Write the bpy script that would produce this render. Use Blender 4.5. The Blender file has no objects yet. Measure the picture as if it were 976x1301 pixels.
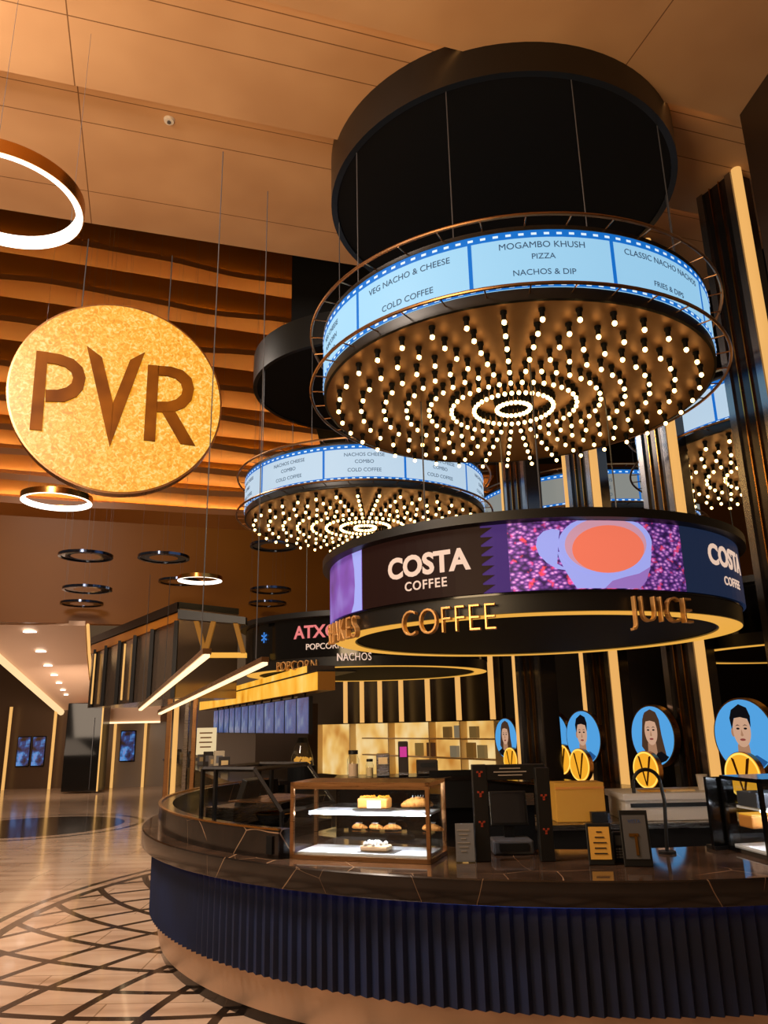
import bpy, bmesh, math, random
from mathutils import Vector, Matrix
random.seed(7)
SC = bpy.context.scene
COL = SC.collection
PI = math.pi

# ------------------------------------------------------------------ camera
CAM = Vector((0, 0, 1.65)); FPX = 964.6; PITCH = 0.27303; ROLL = -0.02056
_F = Vector((0, math.cos(PITCH), math.sin(PITCH)))
_U0 = Vector((0, -math.sin(PITCH), math.cos(PITCH))); _R0 = Vector((1, 0, 0))
_R = _R0 * math.cos(ROLL) + _U0 * math.sin(ROLL)
_U = _U0 * math.cos(ROLL) - _R0 * math.sin(ROLL)
cd = bpy.data.cameras.new('camera'); cam = bpy.data.objects.new('camera', cd); COL.objects.link(cam)
m3 = Matrix((_R, _U, -_F)).transposed()
cam.matrix_world = Matrix.Translation(CAM) @ m3.to_4x4()
cd.sensor_fit = 'HORIZONTAL'; cd.sensor_width = 36.0; cd.lens = 36.0 * FPX / 976.0
cd.clip_start = 0.05; cd.clip_end = 200
SC.camera = cam

# ------------------------------------------------------------------ world, exposure, added fill lamps
SC.view_settings.view_transform = 'Standard'; SC.view_settings.look = 'None'
SC.view_settings.exposure = 0.0; SC.view_settings.gamma = 1.0
SC.view_settings.use_curve_mapping = False
SC.cycles.use_denoising = True
SC.cycles.max_bounces = 7; SC.cycles.diffuse_bounces = 3; SC.cycles.glossy_bounces = 4
SC.cycles.transparent_max_bounces = 10; SC.cycles.transmission_bounces = 6
SC.cycles.sample_clamp_indirect = 4.0
SC.cycles.caustics_reflective = False; SC.cycles.caustics_refractive = False
w = bpy.data.worlds.new('world'); SC.world = w; w.use_nodes = True
w.node_tree.nodes['Background'].inputs[0].default_value = (1.0, 0.60, 0.32, 1)
w.node_tree.nodes['Background'].inputs[1].default_value = 0.09

def area_lamp(name, loc, target, size, power, color, size_y=None):
    l = bpy.data.lights.new(name, 'AREA'); l.energy = power; l.color = color
    l.shape = 'RECTANGLE'; l.size = size; l.size_y = size_y or size
    o = bpy.data.objects.new(name, l); COL.objects.link(o); o.location = loc
    o.rotation_euler = (Vector(target) - Vector(loc)).to_track_quat('-Z', 'Y').to_euler()
    return o
WARM = (1.0, 0.60, 0.28)
area_lamp('lobby_up_fill', (-3.0, 1.0, 3.2), (-1.2, 4.5, 8.0), 3.0, 360, (1.0, 0.70, 0.38))  # added out of view, stands in for lobby lighting on the ceiling
area_lamp('lobby_floor_fill', (-4.5, 3.5, 7.2), (-4.5, 8.0, 0.0), 2.5, 760, (1.0, 0.84, 0.70))  # area lamp put in to brighten the near floor
area_lamp('far_floor_fill', (-6.8, 12.5, 9.0), (-6.6, 13.0, 0.0), 2.0, 420, (1.0, 0.84, 0.70))  # extra lamp added to lift the floor further down the lobby
area_lamp('atrium_wall_fill', (-5.0, 12.0, 12.0), (-3.5, 18.0, 3.0), 2.5, 25, (1.0, 0.60, 0.22))  # weak added fill for the amber back wall

# ------------------------------------------------------------------ placing helpers
def ray(px, py):
    return _F + _R * ((px - 488.0) / FPX) - _U * ((py - 650.5) / FPX)
def on_z(z, px, py):
    d = ray(px, py); return CAM + d * ((z - CAM.z) / d.z)
def on_y(y, px, py):
    d = ray(px, py); return CAM + d * (y / d.y)
def on_plane(p, n, px, py):
    d = ray(px, py); return CAM + d * ((p - CAM).dot(n) / d.dot(n))
def on_cyl(ax, R, px, py):
    d = ray(px, py); ox, oy = CAM.x - ax[0], CAM.y - ax[1]
    a = d.x**2 + d.y**2; b = 2 * (ox*d.x + oy*d.y); c = ox*ox + oy*oy - R*R
    D = max(b*b - 4*a*c, 0); t = (-b - math.sqrt(D)) / 2 / a
    p = CAM + d * t
    return math.atan2(p.x - ax[0], -(p.y - ax[1])), p.z      # angle, height

# ------------------------------------------------------------------ materials
def srgb(r, g, b):
    f = lambda c: (c/255/12.92) if c/255 <= 0.04045 else ((c/255 + 0.055)/1.055)**2.4
    return (f(r), f(g), f(b), 1.0)
MATS = {}
def mat(name, col=(128, 128, 128), rough=0.5, metal=0.0, emit=None, es=1.0, spec=0.5, coat=0.0):
    if name in MATS: return MATS[name]
    m = bpy.data.materials.new(name); m.use_nodes = True
    b = m.node_tree.nodes['Principled BSDF']
    b.inputs['Base Color'].default_value = srgb(*(tuple(int(c*0.45) for c in col) if emit else col))
    b.inputs['Roughness'].default_value = rough; b.inputs['Metallic'].default_value = metal
    b.inputs['Specular IOR Level'].default_value = spec
    b.inputs['Coat Weight'].default_value = coat; b.inputs['Coat Roughness'].default_value = 0.05
    if emit:
        b.inputs['Specular IOR Level'].default_value = 0.08
        b.inputs['Emission Color'].default_value = srgb(*emit); b.inputs['Emission Strength'].default_value = es
    MATS[name] = m
    return m
def nodes(m): return m.node_tree.nodes, m.node_tree.links, m.node_tree.nodes['Principled BSDF']
def ramp(N, stops, interp='LINEAR'):
    r = N.new('ShaderNodeValToRGB'); r.color_ramp.interpolation = interp
    e = r.color_ramp.elements
    while len(e) > 1: e.remove(e[-1])
    e[0].position = stops[0][0]; e[0].color = srgb(*stops[0][1])
    for p, c in stops[1:]:
        x = e.new(p); x.color = srgb(*c)
    return r
def math_n(N, L, op, a, b=None, c=None):
    n = N.new('ShaderNodeMath'); n.operation = op
    for i, v in enumerate((a, b, c)):
        if v is None: continue
        if isinstance(v, (int, float)): n.inputs[i].default_value = v
        else: L.new(v, n.inputs[i])
    return n.outputs[0]
def brushed(name, col, rough, metal=1.0, scale=(2, 2, 60)):
    m = mat(name, col, rough, metal); N, L, b = nodes(m)
    tc = N.new('ShaderNodeTexCoord'); mp = N.new('ShaderNodeMapping'); mp.inputs['Scale'].default_value = scale
    nz = N.new('ShaderNodeTexNoise'); nz.inputs['Scale'].default_value = 3.0
    L.new(tc.outputs['Object'], mp.inputs['Vector']); L.new(mp.outputs[0], nz.inputs['Vector'])
    r = math_n(N, L, 'MULTIPLY_ADD', nz.outputs['Fac'], 0.2, rough - 0.1)
    L.new(r, b.inputs['Roughness'])
    return m
M_black = mat('black_satin', (12, 11, 10), 0.42)
M_drum = mat('black_drum', (13, 12, 11), 0.38)
M_blackgloss = mat('black_gloss', (9, 9, 10), 0.12)
M_blackmatt = mat('black_matt', (9, 8, 8), 0.7, spec=0.2)
M_dark = mat('dark_brown', (38, 24, 14), 0.5)
M_bronze = brushed('bronze', (176, 130, 88), 0.30)
M_brass = brushed('brass', (196, 142, 70), 0.22)
M_bronzedisc = brushed('bronze_disc', (150, 108, 70), 0.42, 0.75, (3, 3, 3))
M_steel = brushed('steel', (150, 140, 132), 0.28)
M_silver = brushed('silver', (190, 190, 192), 0.3)
M_steelbase = brushed('steel_skirting', (196, 168, 142), 0.36, 0.6)
M_amberlit = mat('amber_light', (230, 170, 80), 0.5, emit=(236, 172, 70), es=0.95)
M_tube = mat('light_tube', (240, 200, 130), 0.4, emit=(238, 178, 100), es=0.95)
M_led = mat('led_strip', (255, 230, 190), 0.4, emit=(255, 218, 168), es=1.8)
M_whiteled = mat('white_led', (255, 250, 240), 0.4, emit=(255, 240, 222), es=3.0)
M_bulb = mat('bulb_glow', (255, 220, 150), 0.4, emit=(255, 206, 128), es=9.0)
M_ledge_led = mat('ledge_led', (255, 190, 90), 0.4, emit=(255, 202, 104), es=42.0)
M_ringblue = mat('ring_reflective', (64, 74, 96), 0.12, 0.9)
M_white = mat('white_laminate', (214, 206, 196), 0.4)
M_grey = mat('grey_plastic', (70, 70, 74), 0.4)
M_sheet = mat('grey_print', (118, 118, 122), 0.35)
M_yellowbox = mat('yellow_carton', (205, 150, 52), 0.6)
M_paper = mat('cream_paper', (232, 200, 140), 0.6)
M_cream = mat('cream_letter', (235, 205, 180), 0.5, emit=(240, 205, 182), es=0.85)
M_pink = mat('pink_letter', (235, 130, 130), 0.5, emit=(236, 128, 128), es=0.8)
M_pastry = mat('pastry', (214, 140, 62), 0.6)
M_pastry2 = mat('pastry_pale', (226, 190, 150), 0.6)
M_icing = mat('icing', (244, 238, 228), 0.5)
M_skin = mat('poster_skin', (226, 180, 150), 0.5, emit=(222, 176, 146), es=0.75)
M_skin2 = mat('poster_skin_shade', (196, 150, 118), 0.5, emit=(190, 142, 110), es=0.7)
M_hair = mat('poster_hair', (24, 22, 28), 0.5, emit=(22, 22, 30), es=0.4)
M_hairb = mat('poster_hair_brown', (92, 66, 48), 0.5, emit=(96, 68, 50), es=0.5)
M_posterblue = mat('poster_sky_blue', (92, 168, 226), 0.4, emit=(84, 166, 232), es=0.9)
M_shirt = mat('poster_shirt_blue', (40, 92, 150), 0.5, emit=(40, 96, 160), es=0.7)
M_shirtw = mat('poster_shirt_pale', (190, 200, 204), 0.5, emit=(180, 196, 206), es=0.7)
M_lip = mat('poster_lip', (170, 84, 76), 0.5, emit=(164, 80, 74), es=0.6)
M_menublue = mat('menu_blue_line', (20, 110, 200), 0.5, emit=(22, 112, 205), es=0.9)
M_menutext = mat('menu_text', (70, 92, 116), 0.5, emit=(66, 92, 122), es=0.6)
M_menuwhite = mat('menu_hole', (220, 240, 250), 0.5, emit=(215, 238, 252), es=1.0)
M_menuscreen = mat('menu_screen', (160, 212, 246), 0.5, emit=(158, 212, 246), es=0.88)
M_menuscreen2 = mat('menu_screen_pale', (186, 208, 226), 0.5, emit=(186, 210, 230), es=0.95)
M_menuscreen3 = mat('menu_screen_far', (140, 140, 132), 0.5, emit=(150, 152, 146), es=0.75)
M_purple = mat('screen_purple', (66, 44, 110), 0.5, emit=(70, 44, 112), es=0.85)
M_scrbrown = mat('screen_brown', (32, 16, 12), 0.4, emit=(38, 18, 14), es=0.8)
M_navy = mat('screen_navy', (30, 42, 66), 0.4, emit=(30, 42, 68), es=0.8)
M_cup = mat('screen_cup', (150, 160, 236), 0.4, emit=(160, 166, 238), es=0.95)
M_cupshade = mat('screen_cup_shade', (150, 112, 190), 0.4, emit=(154, 116, 194), es=0.9)
M_cupin = mat('screen_cup_inside', (206, 160, 190), 0.4, emit=(206, 150, 170), es=0.9)
M_crema = mat('screen_crema', (236, 116, 88), 0.4, emit=(238, 118, 90), es=0.95)
M_gold2 = mat('gold_letter', (226, 172, 106), 0.32, 0.55)
M_glass = mat('clear_glass', (255, 255, 255), 0.02)
def make_glass():
    N, L, b = nodes(M_glass)
    out = N['Material Output']
    tr = N.new('ShaderNodeBsdfTransparent'); tr.inputs[0].default_value = (0.93, 0.95, 0.96, 1)
    gl = N.new('ShaderNodeBsdfGlossy'); gl.inputs['Roughness'].default_value = 0.03
    lw = N.new('ShaderNodeLayerWeight'); lw.inputs[0].default_value = 0.5
    fr = math_n(N, L, 'MULTIPLY_ADD', math_n(N, L, 'POWER', lw.outputs['Facing'], 4.0), 0.6, 0.045)
    mx = N.new('ShaderNodeMixShader'); L.new(fr, mx.inputs[0])
    L.new(tr.outputs[0], mx.inputs[1]); L.new(gl.outputs[0], mx.inputs[2]); L.new(mx.outputs[0], out.inputs[0])

def noise_mat(name, stops, scale, rough=0.5, detail=4, dist=0.0, emit=0.0, metal=0.0, vec=(1, 1, 1), coat=0.0):
    m = mat(name, (128, 128, 128), rough, metal, coat=coat); N, L, b = nodes(m)
    tc = N.new('ShaderNodeTexCoord'); mp = N.new('ShaderNodeMapping'); mp.inputs['Scale'].default_value = vec
    nz = N.new('ShaderNodeTexNoise'); nz.inputs['Scale'].default_value = scale; nz.inputs['Detail'].default_value = detail
    nz.inputs['Distortion'].default_value = dist
    L.new(tc.outputs['Object'], mp.inputs['Vector']); L.new(mp.outputs[0], nz.inputs['Vector'])
    r = ramp(N, stops); L.new(nz.outputs['Fac'], r.inputs[0])
    if emit: b.inputs['Base Color'].default_value = (0.10, 0.06, 0.02, 1)
    else: L.new(r.outputs[0], b.inputs['Base Color'])
    if emit:
        L.new(r.outputs[0], b.inputs['Emission Color']); b.inputs['Emission Strength'].default_value = emit
    return m
make_glass()
M_pvrface = noise_mat('gold_leaf_lightbox', [(0.30, (224, 132, 14)), (0.46, (244, 164, 36)), (0.56, (252, 190, 78)), (0.68, (255, 216, 136))], 16, 0.4, 3, 1.6, emit=0.96)
M_pvrletter = noise_mat('bronze_letter', [(0.3, (84, 42, 0)), (0.7, (124, 70, 6))], 2.2, 0.55, 2)
for m_ in (M_pvrletter,): m_.node_tree.nodes['Principled BSDF'].inputs['Specular IOR Level'].default_value = 0.1
M_popfascia = noise_mat('amber_lightbox', [(0.30, (214, 132, 20)), (0.42, (244, 170, 44)), (0.6, (252, 190, 72)), (0.75, (255, 208, 112))], 1.2, 0.4, 4, 0.4, emit=1.0, vec=(2.0, 2.0, 1.2))
M_litshelf = noise_mat('lit_back_shelf', [(0.30, (196, 128, 50)), (0.5, (240, 190, 104)), (0.7, (252, 222, 160))], 1.6, 0.5, 2, emit=0.88)
M_yellowdisc = mat('yellow_lightbox', (240, 170, 40), 0.4, emit=(246, 172, 44), es=0.95)
M_yellowrim = mat('yellow_rim_light', (255, 200, 80), 0.4, emit=(255, 204, 90), es=1.3)
M_mirror = mat('dark_mirror_glass', (150, 132, 116), 0.18, 0.7)
M_screenblue = noise_mat('menu_board_screen', [(0.35, (36, 72, 132)), (0.55, (58, 104, 170)), (0.72, (130, 160, 190))], 3.0, 0.25, 6, emit=0.65)
M_lobbyscr = noise_mat('lobby_screen_image', [(0.40, (6, 10, 22)), (0.52, (20, 60, 120)), (0.62, (70, 150, 220)), (0.75, (190, 70, 90))], 4.0, 0.2, 5, emit=0.9)

def marble(name, base, vein, rough, vscale=1.4, width=0.012):
    m = mat(name, base, rough, coat=0.0); N, L, b = nodes(m)
    tc = N.new('ShaderNodeTexCoord')
    nz = N.new('ShaderNodeTexNoise'); nz.inputs['Scale'].default_value = 1.3; nz.inputs['Detail'].default_value = 2
    L.new(tc.outputs['Object'], nz.inputs['Vector'])
    mx = N.new('ShaderNodeMix'); mx.data_type = 'RGBA'; mx.inputs['Factor'].default_value = 0.13
    L.new(tc.outputs['Object'], mx.inputs['A']); L.new(nz.outputs['Color'], mx.inputs['B'])
    vo = N.new('ShaderNodeTexVoronoi'); vo.feature = 'DISTANCE_TO_EDGE'; vo.inputs['Scale'].default_value = vscale
    L.new(mx.outputs['Result'], vo.inputs['Vector'])
    n2 = N.new('ShaderNodeTexNoise'); n2.inputs['Scale'].default_value = 1.7; L.new(tc.outputs['Object'], n2.inputs['Vector'])
    wd = math_n(N, L, 'MULTIPLY_ADD', n2.outputs['Fac'], width * 5, -width * 2.25)
    wd = math_n(N, L, 'MINIMUM', wd, width * 0.8)
    lt = math_n(N, L, 'LESS_THAN', vo.outputs['Distance'], wd)
    n3 = N.new('ShaderNodeTexNoise'); n3.inputs['Scale'].default_value = 5; n3.inputs['Detail'].default_value = 6; L.new(tc.outputs['Object'], n3.inputs['Vector'])
    r = ramp(N, [(0.35, base), (0.7, tuple(min(255, int(c * 1.5 + 8)) for c in base))]); L.new(n3.outputs['Fac'], r.inputs[0])
    m2 = N.new('ShaderNodeMix'); m2.data_type = 'RGBA'; L.new(lt, m2.inputs['Factor'])
    L.new(r.outputs[0], m2.inputs['A']); m2.inputs['B'].default_value = srgb(*vein)
    L.new(m2.outputs['Result'], b.inputs['Base Color'])
    return m
M_marble = marble('dark_marble', (17, 13, 11), (140, 112, 88), 0.16, 1.9, 0.006)
M_marbletop = marble('dark_marble_top', (52, 38, 29), (176, 140, 108), 0.06, 2.3, 0.007)

# ------------------------------------------------------------------ mesh builder
class MB:
    def __init__(s): s.bm = bmesh.new()
    def face(s, pts):
        vs = [s.bm.verts.new(p) for p in pts]
        try: return s.bm.faces.new(vs)
        except ValueError: return None
    def box(s, c, size, rz=0.0, mtx=None):
        M = Matrix.Translation(c) @ Matrix.Rotation(rz, 4, 'Z')
        if mtx is not None: M = mtx @ M
        hx, hy, hz = size[0]/2, size[1]/2, size[2]/2
        v = [s.bm.verts.new(M @ Vector((x, y, z))) for x in (-hx, hx) for y in (-hy, hy) for z in (-hz, hz)]
        for q in ((0, 1, 3, 2), (4, 6, 7, 5), (0, 4, 5, 1), (2, 3, 7, 6), (0, 2, 6, 4), (1, 5, 7, 3)):
            s.bm.faces.new([v[i] for i in q])
        return s
    def prism(s, poly, vec):                      # poly: list of 3D points, extruded by vec
        vec = Vector(vec); a = [s.bm.verts.new(p) for p in poly]; b = [s.bm.verts.new(Vector(p) + vec) for p in poly]
        n = len(a)
        s.bm.faces.new(a); s.bm.faces.new(list(reversed(b)))
        for i in range(n): s.bm.faces.new([a[i], b[i], b[(i+1) % n], a[(i+1) % n]])
        return s
    def lathe(s, prof, seg=48, a0=0.0, a1=2*PI, c=(0, 0, 0), closed=False, mod=None):
        full = abs(a1 - a0 - 2*PI) < 1e-6
        n = seg if full else seg + 1
        rows = []
        for i in range(n):
            a = a0 + (a1 - a0) * i / seg
            row = []
            for k, (r, z) in enumerate(prof):
                rr = r + (mod(i, k) if mod else 0)
                row.append(s.bm.verts.new((c[0] + rr*math.sin(a), c[1] - rr*math.cos(a), c[2] + z)))
            rows.append(row)
        m = len(prof)
        for i in range(seg):
            A, B = rows[i], rows[(i+1) % n]
            for k in range(m if closed else m - 1):
                k2 = (k+1) % m
                try: s.bm.faces.new([A[k], B[k], B[k2], A[k2]])
                except ValueError: pass
        if closed and not full:
            s.bm.faces.new(rows[0]); s.bm.faces.new(list(reversed(rows[-1])))
        return s
    def cyl(s, c, r, h, seg=24, r2=None, caps=True):
        r2 = r if r2 is None else r2
        a = [s.bm.verts.new((c[0]+r*math.cos(2*PI*i/seg), c[1]+r*math.sin(2*PI*i/seg), c[2])) for i in range(seg)]
        b = [s.bm.verts.new((c[0]+r2*math.cos(2*PI*i/seg), c[1]+r2*math.sin(2*PI*i/seg), c[2]+h)) for i in range(seg)]
        for i in range(seg): s.bm.faces.new([a[i], a[(i+1) % seg], b[(i+1) % seg], b[i]])
        if caps: s.bm.faces.new(list(reversed(a))); s.bm.faces.new(b)
        return s
    def tube(s, pts, r, seg=8, closed=False):
        pts = [Vector(p) for p in pts]; n = len(pts); rows = []
        for i, p in enumerate(pts):
            if closed: t = pts[(i+1) % n] - pts[i-1]
            else: t = pts[min(i+1, n-1)] - pts[max(i-1, 0)]
            t.normalize()
            up = Vector((0, 0, 1)) if abs(t.z) < 0.95 else Vector((0, 1, 0))
            x = t.cross(up).normalized(); y = x.cross(t)
            rows.append([s.bm.verts.new(p + x*(r*math.cos(2*PI*k/seg)) + y*(r*math.sin(2*PI*k/seg))) for k in range(seg)])
        for i in range(n if closed else n-1):
            A, B = rows[i], rows[(i+1) % n]
            for k in range(seg): s.bm.faces.new([A[k], A[(k+1) % seg], B[(k+1) % seg], B[k]])
        if not closed:
            s.bm.faces.new(list(reversed(rows[0]))); s.bm.faces.new(rows[-1])
        return s
    def ball(s, c, r, sc=(1, 1, 1), sub=2):
        g = bmesh.ops.create_icosphere(s.bm, subdivisions=sub, radius=r)
        for v in g['verts']: v.co = Vector((v.co.x*sc[0]+c[0], v.co.y*sc[1]+c[1], v.co.z*sc[2]+c[2]))
        return s
    def xform(s, M):
        bmesh.ops.transform(s.bm, matrix=M, verts=s.bm.verts); return s
    def build(s, name, m, parent=None, smooth=False, bevel=0.0):
        bmesh.ops.recalc_face_normals(s.bm, faces=s.bm.faces)
        me = bpy.data.meshes.new(name); s.bm.to_mesh(me); s.bm.free()
        o = bpy.data.objects.new(name, me); COL.objects.link(o)
        for mm in (m if isinstance(m, (list, tuple)) else [m]): me.materials.append(mm)
        if smooth:
            for p in me.polygons: p.use_smooth = True
            try: me.set_sharp_from_angle(angle=math.radians(40))
            except Exception: pass
        if bevel:
            b = o.modifiers.new('bevel', 'BEVEL'); b.width = bevel; b.segments = 2; b.limit_method = 'ANGLE'
        if parent: o.parent = parent
        return o
def tag(o, label, cat, group=None):
    o['label'] = label; o['category'] = cat
    if group: o['group'] = group
    return o
def thing(name, label, cat, loc=(0, 0, 0), rz=0.0, group=None):
    o = bpy.data.objects.new(name, None); COL.objects.link(o); o.location = loc; o.rotation_euler = (0, 0, rz)
    o.empty_display_size = 0.1
    return tag(o, label, cat, group)
def struct(o): o['kind'] = 'structure'; return o
def dup(o, loc=None, rz=None, label=None, parent=None):
    c = o.copy(); COL.objects.link(c)
    if parent is not None: c.parent = parent
    if loc is not None: c.location = loc
    if rz is not None: c.rotation_euler = (0, 0, rz)
    if label: c['label'] = label
    for ch in list(o.children): dup(ch, parent=c)
    return c

_tcache = {}
def text_verts(s, size, extrude=0.0, offset=0.0, bevel=0.0, spacing=1.0):
    key = (s, size, extrude, offset, bevel, spacing)
    if key not in _tcache:
        cu = bpy.data.curves.new('t', 'FONT'); cu.body = s; cu.size = size; cu.extrude = extrude; cu.offset = offset
        cu.bevel_depth = bevel; cu.align_x = 'CENTER'; cu.resolution_u = 4; cu.space_character = spacing
        o = bpy.data.objects.new('t', cu); COL.objects.link(o)
        dg = bpy.context.evaluated_depsgraph_get(); dg.update()
        me = bpy.data.meshes.new_from_object(o.evaluated_get(dg))
        _tcache[key] = ([v.co.copy() for v in me.vertices], [tuple(p.vertices) for p in me.polygons])
        bpy.data.objects.remove(o); bpy.data.curves.remove(cu); bpy.data.meshes.remove(me)
    return _tcache[key]
def text_obj(name, s, fn, m, parent, **kw):       # fn maps flat text coordinates to thing-local space
    vs, fs = text_verts(s, **kw)
    me = bpy.data.meshes.new(name); me.from_pydata([fn(v) for v in vs], [], fs)
    o = bpy.data.objects.new(name, me); COL.objects.link(o); me.materials.append(m); o.parent = parent
    return o
def bend(R, phi, z0, sx=1.0):                     # wrap flat x,y onto a cylinder about the local axis
    def f(v):
        a = phi + v[0]*sx/R; r = R + v[2]
        return Vector((r*math.sin(a), -r*math.cos(a), z0 + v[1]))
    return f
def arc_panel(mb, R, a0, a1, z0, z1, n=None, t=0.012):
    n = n or max(2, int(abs(a1-a0)/0.06)+1)
    return mb.lathe([(R, z0), (R + t, z0), (R + t, z1), (R, z1)], n, a0, a1, closed=True)
def arc_shape(poly, R, t, fn_phi, z0):            # flat polygon (x right, y up) wrapped on a cylinder, with thickness
    mb = MB(); bm = mb.bm
    bm.faces.new([bm.verts.new((x, y, 0)) for x, y in poly])
    bmesh.ops.triangulate(bm, faces=bm.faces[:])
    for _ in range(5):
        lng = [e for e in bm.edges if e.calc_length() > 0.09]
        if not lng: break
        bmesh.ops.subdivide_edges(bm, edges=lng, cuts=1)
        bmesh.ops.triangulate(bm, faces=[f for f in bm.faces if len(f.verts) > 3])
    f = bend(R, fn_phi, z0)
    for v in bm.verts: v.co = f((v.co.x, v.co.y, t))
    g = bmesh.ops.extrude_face_region(bm, geom=bm.faces[:])
    for v in g['geom']:
        if isinstance(v, bmesh.types.BMVert):
            d = Vector((v.co.x, v.co.y, 0)).normalized(); v.co -= d * t
    return mb

# ------------------------------------------------------------------ the hall: frame of the ceiling and back wall
DV = Vector((0.955, 0.297, 0)).normalized(); NV = Vector((-DV.y, DV.x, 0))
def st(s, t, z): return DV*s + NV*t + Vector((0, 0, z))
AX = (1.427, 7.633)                       # axis of the near kiosk
ROW0 = Vector((4.234, 7.56, 0)); RD = Vector((-0.418, 0.9085, 0)).normalized(); RN = Vector((-RD.y, RD.x, 0)) * -1
def rowp(k, off=0.0, z=0.0): return ROW0 + RD*(1.481*k) + RN*off + Vector((0, 0, z))   # off>0 lies behind the row

# floor
def floor_mat():
    m = mat('polished_marble_floor', (190, 150, 116), 0.16, coat=0.25); N, L, b = nodes(m)
    g = N.new('ShaderNodeNewGeometry'); sep = N.new('ShaderNodeSeparateXYZ'); L.new(g.outputs['Position'], sep.inputs[0])
    x = math_n(N, L, 'SUBTRACT', sep.outputs[0], AX[0]); y = math_n(N, L, 'SUBTRACT', sep.outputs[1], AX[1])
    r = math_n(N, L, 'SQRT', math_n(N, L, 'ADD', math_n(N, L, 'MULTIPLY', x, x), math_n(N, L, 'MULTIPLY', y, y)))
    th = math_n(N, L, 'ARCTAN2', y, x)
    u = math_n(N, L, 'MULTIPLY', th, 40/(2*PI)); v = math_n(N, L, 'MULTIPLY_ADD', r, 1/0.70, 0.01)
    def line(e, wdt):
        f = math_n(N, L, 'PINGPONG', e, 0.5)
        return math_n(N, L, 'LESS_THAN', f, wdt)
    d = math_n(N, L, 'MAXIMUM', line(math_n(N, L, 'ADD', u, v), 0.072), line(math_n(N, L, 'SUBTRACT', u, v), 0.072))
    inside = math_n(N, L, 'LESS_THAN', r, 4.78)
    lat = math_n(N, L, 'MULTIPLY', d, inside)
    def band(a, w_): return math_n(N, L, 'LESS_THAN', math_n(N, L, 'ABSOLUTE', math_n(N, L, 'SUBTRACT', r, a)), w_)
    lat = math_n(N, L, 'MAXIMUM', lat, math_n(N, L, 'MAXIMUM', band(4.80, 0.05), band(5.0, 0.04)))
    # dark round inlay further down the lobby
    x2 = math_n(N, L, 'SUBTRACT', sep.outputs[0], -6.45); y2 = math_n(N, L, 'SUBTRACT', sep.outputs[1], 14.75)
    r2 = math_n(N, L, 'SQRT', math_n(N, L, 'ADD', math_n(N, L, 'MULTIPLY', x2, x2), math_n(N, L, 'MULTIPLY', y2, y2)))
    lat = math_n(N, L, 'MAXIMUM', lat, math_n(N, L, 'LESS_THAN', r2, 1.55))
    ring = math_n(N, L, 'LESS_THAN', math_n(N, L, 'ABSOLUTE', math_n(N, L, 'SUBTRACT', r2, 1.85)), 0.05)
    lat = math_n(N, L, 'MAXIMUM', lat, ring)
    nz = N.new('ShaderNodeTexNoise'); nz.inputs['Scale'].default_value = 1.6; nz.inputs['Detail'].default_value = 7
    mp = N.new('ShaderNodeMapping'); mp.inputs['Scale'].default_value = (0.7, 3.0, 1); L.new(g.outputs['Position'], mp.inputs[0]); L.new(mp.outputs[0], nz.inputs['Vector'])
    rp = ramp(N, [(0.3, (172, 140, 114)), (0.5, (202, 170, 142)), (0.72, (216, 188, 162))]); L.new(nz.outputs['Fac'], rp.inputs[0])
    # slab joints
    bk = N.new('ShaderNodeTexBrick'); bk.inputs['Scale'].default_value = 1.0; bk.inputs['Mortar Size'].default_value = 0.006
    bk.inputs['Brick Width'].default_value = 1.2; bk.inputs['Row Height'].default_value = 0.6
    bk.inputs['Color1'].default_value = (1, 1, 1, 1); bk.inputs['Color2'].default_value = (0.86, 0.84, 0.82, 1); bk.inputs['Mortar'].default_value = (0.5, 0.45, 0.4, 1)
    L.new(g.outputs['Position'], bk.inputs['Vector'])
    mu = N.new('ShaderNodeMix'); mu.data_type = 'RGBA'; mu.blend_type = 'MULTIPLY'; mu.inputs['Factor'].default_value = 1
    L.new(rp.outputs[0], mu.inputs['A']); L.new(bk.outputs['Color'], mu.inputs['B'])
    mx = N.new('ShaderNodeMix'); mx.data_type = 'RGBA'; L.new(lat, mx.inputs['Factor'])
    L.new(mu.outputs['Result'], mx.inputs['A']); mx.inputs['B'].default_value = srgb(44, 32, 24)
    L.new(mx.outputs['Result'], b.inputs['Base Color'])
    return m
fl = MB().box((2, 12, -0.05), (40, 44, 0.1)).build('floor', floor_mat()); struct(fl)

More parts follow.
